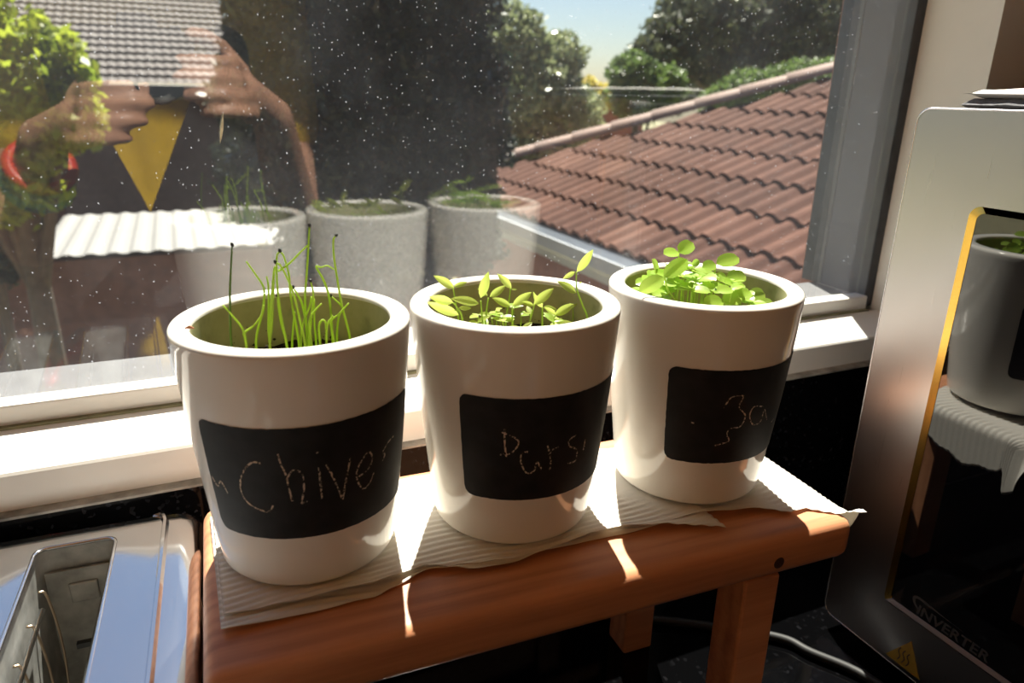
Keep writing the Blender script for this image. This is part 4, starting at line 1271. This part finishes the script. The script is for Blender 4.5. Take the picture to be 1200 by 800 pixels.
# ================================================================== MICROWAVE
MX, MTOP = 0.3050, 0.2100
MY1 = -0.0312
MW, MD = 0.44, 0.33
MBOT = COUNTER_Z + 0.010
def steel_mat():
    t = NT('brushed_steel')
    f = t.noise(t.coord('Object', (1, 260, 3)), 5, 3)
    b = t.n('BsdfPrincipled')
    b.inputs['Metallic'].default_value = 1.0
    b.inputs['Base Color'].default_value = (0.455, 0.435, 0.44, 1)
    t.l(t.math('ADD', t.math('MULTIPLY', f, 0.12), 0.24), b.inputs['Roughness'])
    return t.done(b.outputs[0])
M_steel = steel_mat()
M_doorglass = pbr('black_door_glass', (0.004, 0.004, 0.005), 0.015, spec=0.9, ior=1.62)
M_warmrefl = pbr('chrome_warm_reflection', (0.85, 0.52, 0.12), 0.25, metal=1.0)  # warm reflection on the chrome bevel painted in as a gold colour
M_silver = pbr('silver_trim', (0.75, 0.74, 0.80), 0.25, metal=1.0)
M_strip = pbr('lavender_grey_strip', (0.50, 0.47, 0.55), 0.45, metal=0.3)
M_ink = pbr('grey_print', (0.065, 0.065, 0.07), 0.5)
M_case = pbr('black_painted_case', (0.02, 0.02, 0.021), 0.4)
mw = thing('microwave_oven', 'steel fronted microwave oven with black glass door and trim tinted with a warm reflection', 'microwave', (MX + 0.16, MY1 - MW / 2, COUNTER_Z))
ml = Vector(mw.location)
def mpart(name, bm_or_me, mat, parent=mw, smooth=False):
    me = bm_or_me if isinstance(bm_or_me, bpy.types.Mesh) else bm_mesh(bm_or_me)
    o = link(name, me, mat, None, smooth)
    o.parent = parent
    if parent is mw: o.location = -ml
    return o
bm = bmesh.new(); add_box(bm, (MX + 0.0205, MY1 - MW + 0.004, MBOT + 0.004), (MX + MD, MY1 - 0.004, MTOP - 0.003), 0.003)
mpart('case', bm, M_case)
# front frame: rounded plate with an opening for the door
OUT = rrect(MY1 - MW, MY1, MBOT, MTOP, 0.0085, 6)
DY1, DY0, DZ0, DZ1 = -0.0765, -0.365, -0.1125, 0.1580
INN = rrect(DY0, DY1, DZ0, DZ1, 0.0065, 6)
bm = bmesh.new()
def loop(poly, x, ins=0.0):
    cy = sum(p[0] for p in poly) / len(poly); cz = sum(p[1] for p in poly) / len(poly)
    return [bm.verts.new((x, p[0] - math.copysign(ins, p[0] - cy), p[1] - math.copysign(ins, p[1] - cz))) for p in poly]
L0 = loop(OUT, MX + 0.020); L1 = loop(OUT, MX + 0.0012); L2 = loop(OUT, MX, 0.0010); L3 = loop(INN, MX); L4 = loop(INN, MX + 0.020)
n = len(OUT)
for A, B in ((L0, L1), (L1, L2), (L2, L3), (L3, L4), (L4, L0)):
    for i in range(n):
        bm.faces.new((A[i], A[(i + 1) % n], B[(i + 1) % n], B[i]))
bmesh.ops.recalc_face_normals(bm, faces=bm.faces)
mpart('front_frame', bm, M_steel)
# bright thin edge line round the outer front
V, F = tube_geo([Vector((MX + 0.0004, a, b)) for a, b in rrect(MY1 - MW + 0.0004, MY1 - 0.0004, MBOT + 0.0004, MTOP - 0.0004, 0.0082, 6)], 0.0006, 6, True)
mpart('edge_trim', mesh_from(V, F), M_silver, mw, True)
# door glass and its bevelled surround
bm = bmesh.new()
poly = rrect(DY0 + 0.0032, DY1 - 0.0056, DZ0 + 0.0056, DZ1 - 0.0036, 0.004, 6)
a = [bm.verts.new((MX - 0.0008, p[0], p[1])) for p in poly]; b_ = [bm.verts.new((MX + 0.018, p[0], p[1])) for p in poly]
bm.faces.new(a); bm.faces.new(b_[::-1])
for i in range(len(poly)): bm.faces.new((a[i], a[(i + 1) % len(poly)], b_[(i + 1) % len(poly)], b_[i]))
bmesh.ops.recalc_face_normals(bm, faces=bm.faces)
door = mpart('door', bm, M_doorglass)
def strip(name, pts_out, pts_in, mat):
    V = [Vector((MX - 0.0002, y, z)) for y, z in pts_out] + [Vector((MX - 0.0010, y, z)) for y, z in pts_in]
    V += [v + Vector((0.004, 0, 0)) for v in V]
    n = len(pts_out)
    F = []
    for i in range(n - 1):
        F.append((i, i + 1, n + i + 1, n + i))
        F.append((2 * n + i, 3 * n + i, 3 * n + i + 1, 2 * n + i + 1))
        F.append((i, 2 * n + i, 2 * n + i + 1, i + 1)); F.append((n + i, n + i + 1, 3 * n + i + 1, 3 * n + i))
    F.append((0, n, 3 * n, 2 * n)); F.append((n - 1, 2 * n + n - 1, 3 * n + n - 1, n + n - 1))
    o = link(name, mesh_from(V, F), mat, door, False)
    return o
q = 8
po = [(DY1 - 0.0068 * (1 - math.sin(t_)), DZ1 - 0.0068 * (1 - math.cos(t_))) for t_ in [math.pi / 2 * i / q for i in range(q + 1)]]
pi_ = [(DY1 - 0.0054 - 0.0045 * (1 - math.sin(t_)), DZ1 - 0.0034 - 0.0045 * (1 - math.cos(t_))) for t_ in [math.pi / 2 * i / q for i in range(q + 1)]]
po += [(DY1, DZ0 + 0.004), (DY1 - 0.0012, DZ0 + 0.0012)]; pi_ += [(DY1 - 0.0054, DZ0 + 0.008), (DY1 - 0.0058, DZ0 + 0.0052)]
strip('warm_reflection_edge', po, pi_, M_warmrefl)['label'] = 'edge strip tinted with a warm reflection'
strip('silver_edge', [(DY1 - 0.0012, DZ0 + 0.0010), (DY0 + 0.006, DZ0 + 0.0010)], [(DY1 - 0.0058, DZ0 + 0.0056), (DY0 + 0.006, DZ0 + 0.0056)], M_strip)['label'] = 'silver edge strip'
# INVERTER lettering with its swoosh, printed on the glass
fc = bpy.data.curves.new('lettering', 'FONT')
fc.body = 'INVERTER'
fc.size = 0.0098
fc.extrude = 0.00005
fc.offset = 0.00022
fc.shear = 0.12
fc.space_character = 1.02
to = bpy.data.objects.new('lettering_curve', fc)
COL.objects.link(to)
bpy.context.view_layer.update()
lme = bpy.data.meshes.new_from_object(to.evaluated_get(bpy.context.evaluated_depsgraph_get()))
bpy.data.objects.remove(to, do_unlink=True)
xs = [v.co.x for v in lme.vertices]
sx = 0.0485 / (max(xs) - min(xs))
for v in lme.vertices: v.co.x = (v.co.x - min(xs)) * sx
lo = link('lettering', lme, M_ink, door)
lo.matrix_local = Matrix(((0, 0, -1, MX - 0.00092), (-1, 0, 0, -0.1010), (0, 1, 0, -0.1050), (0, 0, 0, 1)))
sw = [(-0.1020, -0.1020), (-0.0985, -0.0990), (-0.0975, -0.0955), (-0.1000, -0.0938), (-0.1060, -0.0940), (-0.1180, -0.0952), (-0.1320, -0.0962)]
sp = spline([(0, a, b) for a, b in sw], 6)
V, F = [], []
for k, p in enumerate(sp):
    t_ = k / (len(sp) - 1)
    w = 0.0009 * math.sin(math.pi * min(1, 0.12 + t_ * 0.95)) + 0.00012
    d = (sp[min(k + 1, len(sp) - 1)] - sp[max(k - 1, 0)]).normalized()
    nn = Vector((0, -d.z, d.y))
    V += [p + nn * w, p - nn * w]
    if k: F.append((2 * k - 2, 2 * k - 1, 2 * k + 1, 2 * k))
o = link('swoosh', mesh_from([(MX - 0.00092, v.y, v.z) for v in V], F), M_ink, door)
# warning triangle sticker on the frame under the door
M_yst = pbr('yellow_sticker', (0.36, 0.26, 0.04), 0.5)
T3 = [(-0.0865, -0.1505), (-0.1020, -0.1275), (-0.1130, -0.1505)]
V = [(MX - 0.0003, a, b) for a, b in T3] + [(MX - 0.0001, a, b) for a, b in T3]
stk = link('warning_sticker', mesh_from(V, [(0, 1, 2), (5, 4, 3), (0, 3, 4, 1), (1, 4, 5, 2), (2, 5, 3, 0)]), M_yst, None)
stk.parent = mw; stk.location = -ml
for q in range(3):
    V, F = tube_geo(spline([(MX - 0.0004, -0.0955 - q * 0.0034, -0.1475), (MX - 0.0004, -0.0968 - q * 0.0034, -0.1440), (MX - 0.0004, -0.0950 - q * 0.0034, -0.1405), (MX - 0.0004, -0.0963 - q * 0.0034, -0.1375)], 3), 0.0004, 5)
    link('heat_mark', mesh_from(V, F), M_ink, stk)
for (fx, fy) in ((0.03, -0.03), (0.30, -0.03), (0.03, -0.40), (0.30, -0.40)):
    V, F = lathe_geo([(0.0001, 0), (0.010, 0), (0.011, 0.0135), (0.0001, 0.0135)], 16)
    o = link('foot', mesh_from(V, F), M_blackpl_refl, mw, True)
    o.location = Vector((MX + fx, MY1 + fy, COUNTER_Z)) - ml
# folded dark cloth on top of the microwave
def cloth_mat():
    t = NT('dark_woven_cloth')
    f = t.noise(t.coord('Object'), 900, 3)
    b = t.n('BsdfPrincipled'); b.inputs['Roughness'].default_value = 0.9
    b.inputs['Sheen Weight'].default_value = 0.3
    t.l(t.ramp(f, [(0.4, (0.02, 0.02, 0.026)), (0.65, (0.10, 0.10, 0.12))]), b.inputs['Base Color'])
    t.l(t.bump(f, 0.6, 0.0005), b.inputs['Normal'])
    return t.done(b.outputs[0])
M_cloth = cloth_mat()
M_clothsun = pbr('sunlit_cloth_top', (0.66, 0.64, 0.62), 0.85, bump=0.5, vscale=300)  # sunlight on the dark cloth's top painted in as a pale colour
clo = thing('folded_cloth', 'folded dark cloth with sunlit top painted pale on the microwave', 'cloth', (0.40, -0.15, MTOP - 0.0026))
def pad(name, x0, x1, ya, yb, z0, h, mat, seed):
    NXp, NYp = 22, 30
    V, F = [], []
    for s in (1, 0):
        for j in range(NYp + 1):
            for i in range(NXp + 1):
                u, v = i / NXp, j / NYp
                ed = min(1, min(u, 1 - u) / 0.10, min(v, 1 - v) / 0.06)
                rnd_ = math.sqrt(max(0, 1 - (1 - ed) ** 2))
                x = x0 + (x1 - x0) * u; y = ya + (yb - ya) * v
                wv = 0.0012 * noise.noise((x * 60 + seed, y * 60, seed))
                z = z0 + h * 0.5 + (h * 0.5 * rnd_ * (1 if s else -1)) + (wv if s else 0)
                V.append((x, y, z))
    n1 = (NXp + 1) * (NYp + 1)
    for j in range(NYp):
        for i in range(NXp):
            a = j * (NXp + 1) + i
            F.append((a, a + 1, a + NXp + 2, a + NXp + 1))
            F.append((n1 + a, n1 + a + NXp + 1, n1 + a + NXp + 2, n1 + a + 1))
    return link(name, mesh_from(V, F), mat, clo, True)
pad('cloth_layer', -0.0740, 0.09, -0.13, 0.113, 0.0003, 0.0085, M_cloth, 1)
pad('sunlit_top', -0.0710, 0.085, -0.125, 0.1105, 0.0080, 0.0058, M_clothsun, 4)

# power cord lying on the counter
tag(tube('power_cord', spline([(0.12, 0.052, COUNTER_Z + 0.0036), (0.19, 0.012, COUNTER_Z + 0.0036), (0.2545, -0.0336, COUNTER_Z + 0.0036), (0.2680, -0.0570, COUNTER_Z + 0.0036), (0.2870, -0.095, COUNTER_Z + 0.0036), (0.287, -0.16, COUNTER_Z + 0.0036), (0.26, -0.28, COUNTER_Z + 0.0036)], 8), 0.0033, pbr('black_rubber', (0.004, 0.004, 0.0045), 0.6), None, 10),
    'black power cord on the counter between stand and microwave', 'cord')

# ================================================================== PERSON TAKING THE PHOTOGRAPH (seen mirrored in the pane)
M_skin = pbr('skin', (0.52, 0.27, 0.18), 0.5, vary=0.06, vscale=30)
M_shirt = pbr('yellow_cotton', (0.74, 0.47, 0.03), 0.85, vary=0.06, vscale=40, bump=0.3, bdist=0.002)
M_jean = pbr('dark_denim', (0.03, 0.04, 0.07), 0.9, vary=0.1, vscale=80)
M_hair = pbr('dark_brown_hair', (0.03, 0.018, 0.012), 0.5, vary=0.3, vscale=60, stretch=(1, 1, 0.1))
def capsules(chains, n=14):
    """tapered round limbs with ball ends, all in one mesh, to be fused by a voxel remesh"""
    V, F = [], []
    for ch in chains:
        for (a, ra), (b, rb) in zip(ch[:-1], ch[1:]):
            a, b = Vector(a), Vector(b)
            d = (b - a)
            L = d.length
            if L < 1e-6: continue
            d /= L
            pts, rads = [], []
            for i in range(5):
                t_ = math.pi / 2 * i / 4
                pts.append(a - d * ra * math.cos(t_)); rads.append(max(1e-4, ra * math.sin(t_)))
            for i in range(5):
                t_ = math.pi / 2 * i / 4
                pts.append(b + d * rb * math.sin(t_)); rads.append(max(1e-4, rb * math.cos(t_)))
            v, f_ = tube_geo(pts, rads, n)
            o = len(V)
            V += v; F += [tuple(o + q for q in x) for x in f_]
    return V, F
def ellipsoid(c, r, n=16, m_=12):
    V, F = [], []
    for i in range(m_ + 1):
        ph = math.pi * i / m_
        for k in range(n):
            a = 2 * math.pi * k / n
            s = max(1e-3, math.sin(ph))
            V.append(Vector((c[0] + r[0] * s * math.cos(a), c[1] + r[1] * s * math.sin(a), c[2] + r[2] * math.cos(ph))))
    for i in range(m_):
        for k in range(n):
            F.append((i * n + k, (i + 1) * n + k, (i + 1) * n + (k + 1) % n, i * n + (k + 1) % n))
    F.append(tuple(range(n))); F.append(tuple(m_ * n + k for k in range(n - 1, -1, -1)))
    return V, F
def fused(name, geos, mat, parent, voxel, it=4):
    V, F = [], []
    for v, f_ in geos:
        o = len(V); V += v; F += [tuple(o + q for q in x) for x in f_]
    ob = link(name, mesh_from(V, F), mat)
    r = ob.modifiers.new('fuse', 'REMESH'); r.mode = 'VOXEL'; r.voxel_size = voxel; r.use_smooth_shade = True
    s = ob.modifiers.new('smooth', 'SMOOTH'); s.iterations = it; s.factor = 0.5
    dg = bpy.context.evaluated_depsgraph_get()
    me = bpy.data.meshes.new_from_object(ob.evaluated_get(dg))
    ob.modifiers.clear(); ob.data = me
    if parent:
        ob.parent = parent
        ob.matrix_parent_inverse = Matrix.Translation(-Vector(parent.location))
    return ob
PX = -0.125                                   # body centre line
person = thing('person', 'person in a yellow t-shirt and dark jeans photographing the pots with both hands', 'person', (PX, -0.725, FLOOR_Z))
sh_z, hip_z = 0.335, -0.16
HX, HYc, HZ = PX, -0.670, 0.560               # head centre, bent forward
bw = CAM - fw * 0.075                         # camera body centre
LHND = Vector((CAM.x - 0.088, CAM.y - 0.045, CAM.z - 0.020))
RHND = Vector((CAM.x + 0.074, CAM.y - 0.055, CAM.z + 0.004))
LEL = Vector((-0.310, -0.630, 0.0)); REL = Vector((0.060, -0.630, 0.010))
LSH = Vector((PX - 0.175, -0.745, sh_z)); RSH = Vector((PX + 0.175, -0.745, sh_z))
LW = LHND + Vector((-0.055, -0.060, -0.045)); RW = RHND + Vector((0.050, -0.062, -0.042))
ch = []
ch.append([((PX, -0.735, hip_z), 0.135), ((PX, -0.750, 0.05), 0.120), ((PX, -0.755, 0.22), 0.130), ((PX, -0.745, 0.32), 0.095)])
ch.append([(LSH + Vector((0.02, 0, 0)), 0.062), ((PX, -0.750, 0.31), 0.10), (RSH - Vector((0.02, 0, 0)), 0.062)])
ch.append([((PX, -0.737, 0.34), 0.058), ((PX, -0.700, 0.470), 0.052)])
ch.append([(LSH, 0.055), (LEL, 0.041), (LW, 0.027)])
ch.append([(RSH, 0.055), (REL, 0.041), (RW, 0.027)])
for s in (-1, 1):
    ch.append([((PX + s * 0.085, -0.730, hip_z), 0.098), ((PX + s * 0.095, -0.705, -0.58), 0.062), ((PX + s * 0.10, -0.740, -0.985), 0.042)])
    ch.append([((PX + s * 0.10, -0.750, -1.020), 0.042), ((PX + s * 0.11, -0.625, -1.040), 0.024)])
def hand(wrist, palm, fdir, side, curl):
    """palm, four unequal bent fingers, thumb from the side of the palm"""
    out = [[(wrist, 0.026), (palm, 0.024)]]
    fdir = fdir.normalized(); across = side.normalized()
    for k, (off, L, r_) in enumerate(((0.030, 0.066, 0.0086), (0.010, 0.074, 0.0090), (-0.010, 0.069, 0.0086), (-0.029, 0.055, 0.0078))):
        b0 = palm + across * off + fdir * 0.006
        k0 = b0 + fdir * 0.030
        k1 = k0 + (fdir * 0.75 + curl * 0.7).normalized() * L * 0.40
        k2 = k1 + (fdir * 0.2 + curl * 1.0).normalized() * L * 0.34
        k3 = k2 + (curl * 0.9 - fdir * 0.35).normalized() * L * 0.26
        out.append([(palm + across * off * 0.7, 0.014), (b0, 0.0125), (k0, r_ * 1.12), (k1, r_), (k2, r_ * 0.95), (k3, r_ * 0.85)])
    t0 = palm + across * 0.026 - fdir * 0.018
    t1 = t0 + (across * 0.8 + fdir * 0.35 + curl * 0.3).normalized() * 0.034
    t2 = t1 + (across * 0.3 + fdir * 0.8 + curl * 0.4).normalized() * 0.030
    t3 = t2 + (fdir * 0.8 + curl * 0.6).normalized() * 0.022
    out.append([(palm, 0.018), (t0, 0.0155), (t1, 0.0118), (t2, 0.0105), (t3, 0.0090)])
    return out
# left hand cradles the camera from the left and below, right hand grips its right end
lh = hand(LW, LHND + Vector((-0.010, -0.012, -0.020)), Vector((0.25, 0.95, 0.12)), Vector((0.25, -0.25, 0.93)), Vector((0.95, -0.05, 0.05)))
rh = hand(RW, RHND + Vector((0.012, -0.014, -0.012)), Vector((-0.20, 0.95, 0.10)), Vector((-0.20, -0.22, 0.95)), Vector((-0.95, -0.05, 0.0)))
geos = [capsules(ch + lh + rh)]
geos.append(ellipsoid((HX, HYc, HZ), (0.074, 0.092, 0.112), 20, 14))
geos.append(ellipsoid((HX, HYc + 0.030, HZ - 0.055), (0.055, 0.062, 0.055)))
geos.append(capsules([[((HX, HYc + 0.088, HZ + 0.010), 0.010), ((HX, HYc + 0.103, HZ - 0.022), 0.015)]]))
for s in (-1, 1):
    geos.append(ellipsoid((HX + s * 0.076, HYc - 0.004, HZ - 0.005), (0.010, 0.020, 0.031)))
    geos.append(ellipsoid((HX + s * 0.030, HYc + 0.072, HZ + 0.020), (0.022, 0.016, 0.010)))
geos.append(ellipsoid((HX, HYc + 0.086, HZ - 0.052), (0.026, 0.010, 0.009)))
fused('body', geos, M_skin, person, 0.0045, 3)
M_eye = pbr('eye_white', (0.8, 0.78, 0.75), 0.2); M_lip = pbr('lip', (0.42, 0.14, 0.12), 0.4)
for s in (-1, 1):
    V, F = ellipsoid((HX + s * 0.030, HYc + 0.081, HZ + 0.006), (0.0125, 0.010, 0.009), 12, 8)
    sub(link('eye', mesh_from(V, F), M_eye, None, True), person)
V, F = ellipsoid((HX, HYc + 0.094, HZ - 0.054), (0.024, 0.006, 0.005), 12, 8)
sub(link('mouth', mesh_from(V, F), M_lip, None, True), person)
# t-shirt with short sleeves
sh = [[((PX, -0.735, -0.155), 0.155), ((PX, -0.750, 0.05), 0.136), ((PX, -0.755, 0.22), 0.145), ((PX, -0.745, 0.30), 0.105)],
      [((PX - 0.045, -0.735, -0.15), 0.135), ((PX - 0.045, -0.750, 0.22), 0.125)], [((PX + 0.045, -0.735, -0.15), 0.135), ((PX + 0.045, -0.750, 0.22), 0.125)],
      [(LSH + Vector((0.02, 0, 0)), 0.074), ((PX, -0.750, 0.305), 0.110), (RSH - Vector((0.02, 0, 0)), 0.074)],
      [(LSH, 0.070), (LSH.lerp(LEL, 0.55), 0.062)], [(RSH, 0.070), (RSH.lerp(REL, 0.55), 0.062)]]
fused('t_shirt', [capsules(sh)], M_shirt, person, 0.008, 3)['label'] = 'yellow cotton t-shirt'
tr = []
for s in (-1, 1):
    tr.append([((PX + s * 0.080, -0.730, hip_z - 0.03), 0.112), ((PX + s * 0.095, -0.705, -0.58), 0.076), ((PX + s * 0.10, -0.740, -0.960), 0.060)])
fused('jeans', [capsules(tr), ellipsoid((PX, -0.735, hip_z - 0.02), (0.170, 0.135, 0.10))], M_jean, person, 0.009, 3)
fused('hair', [ellipsoid((HX, HYc - 0.016, HZ + 0.030), (0.083, 0.096, 0.098), 20, 14), ellipsoid((HX, HYc - 0.050, HZ - 0.04), (0.076, 0.060, 0.105), 20, 14)], M_hair, person, 0.007, 2)
shade_vest = fused('shade_layer', [capsules([[((PX, -0.735, -0.150), 0.166), ((PX, -0.750, 0.05), 0.147), ((PX, -0.755, 0.22), 0.156), ((PX, -0.745, 0.290), 0.118)],  # added dark layer imitating shade around the sunlit V of the t-shirt
      [((PX - 0.05, -0.735, -0.145), 0.145), ((PX - 0.05, -0.750, 0.22), 0.134)], [((PX + 0.05, -0.735, -0.145), 0.145), ((PX + 0.05, -0.750, 0.22), 0.134)]])], pbr('shade_charcoal', (0.035, 0.032, 0.035), 0.9, vary=0.2, vscale=90), person, 0.008, 3)
bm = bmesh.new(); bm.from_mesh(shade_vest.data)
def open_front(v):
    if v.y < -0.72: return v.z > 0.30
    k = (v.z - 0.035) / 0.12
    if k <= 0: return False
    lo_, hi_ = -0.150 - 0.045 * k, -0.150 + 0.055 * k
    return lo_ < v.x < hi_ or v.z > 0.30
for nx_, ox_ in ((Vector((0.12, 0, 0.045)), -0.150), (Vector((0.12, 0, -0.055)), -0.150)):
    bmesh.ops.bisect_plane(bm, geom=bm.verts[:] + bm.edges[:] + bm.faces[:], plane_co=(ox_, -0.6, 0.035), plane_no=nx_.normalized())
bmesh.ops.bisect_plane(bm, geom=bm.verts[:] + bm.edges[:] + bm.faces[:], plane_co=(0, 0, 0.30), plane_no=(0, 0, 1))
bmesh.ops.delete(bm, geom=[f for f in bm.faces if open_front(f.calc_center_median())], context='FACES')
bm.to_mesh(shade_vest.data); bm.free()
shade_vest['label'] = 'added dark layer imitating shade around the sunlit yellow t-shirt'
for s in (-1, 1):
    V, F = ellipsoid((PX + s * 0.105, -0.690, FLOOR_Z + 0.040), (0.050, 0.135, 0.038), 16, 10)
    V = [Vector((v.x, v.y, max(v.z, FLOOR_Z + 0.001))) for v in V]
    sub(link('shoe', mesh_from(V, F), M_blackpl_refl, None, True), person)

for k, (c_, nm) in enumerate((((0.62, 0.05, 0.03), 'red'), ((0.30, 0.36, 0.28), 'sage'), ((0.02, 0.33, 0.40), 'teal'))):
    a_ = LW.lerp(LEL, 0.20 + k * 0.085); b_ = LW.lerp(LEL, 0.275 + k * 0.085)
    ax = (b_ - a_).normalized(); s1 = ax.orthogonal().normalized(); s2 = ax.cross(s1)
    rad_ = 0.0335 + k * 0.0008
    ring = [((a_ + b_) / 2 + (s1 * math.cos(q_ * math.pi / 12) + s2 * math.sin(q_ * math.pi / 12)) * rad_) for q_ in range(24)]
    V, F = tube_geo(ring, 0.0085, 8, True)
    sub(link('bracelet', mesh_from(V, F), pbr(nm + '_bangle', c_, 0.35), None, True), person)['label'] = nm + ' bangle on the forearm'

# the camera in the hands
pc = thing('photo_camera', 'black compact camera held up in both hands of the person', 'camera', bw)
rotc = Matrix((r2, u2, -fw)).transposed()
pc.rotation_euler = rotc.to_euler()
M_cam = pbr('black_camera_body', (0.012, 0.012, 0.013), 0.5)
box('camera_body', (-0.060, -0.036, -0.022), (0.060, 0.036, 0.020), M_cam, pc, 0.006, 3)
box('viewfinder_hump', (-0.018, 0.0355, -0.016), (0.018, 0.052, 0.014), M_cam, pc, 0.004, 2)
V, F = lathe_geo([(0.0305, -0.020), (0.0310, -0.050), (0.0290, -0.0600), (0.0265, -0.0600), (0.0255, -0.052), (0.0001, -0.050)], 32)
link('lens', mesh_from(V, F), M_cam, pc, True)
V, F = lathe_geo([(0.0250, -0.0515), (0.015, -0.0535), (0.0001, -0.0545)], 32)
link('lens_glass', mesh_from(V, F), pbr('lens_coating', (0.01, 0.012, 0.02), 0.05, spec=0.8), pc, True)
V, F = lathe_geo([(0.0001, 0.0), (0.006, 0.0), (0.006, 0.006), (0.0001, 0.006)], 16)
o = link('shutter_button', mesh_from([(a, c + 0.036, b) for a, b, c in V], F), M_cam, pc); o.location = (0.045, -0.001, 0)
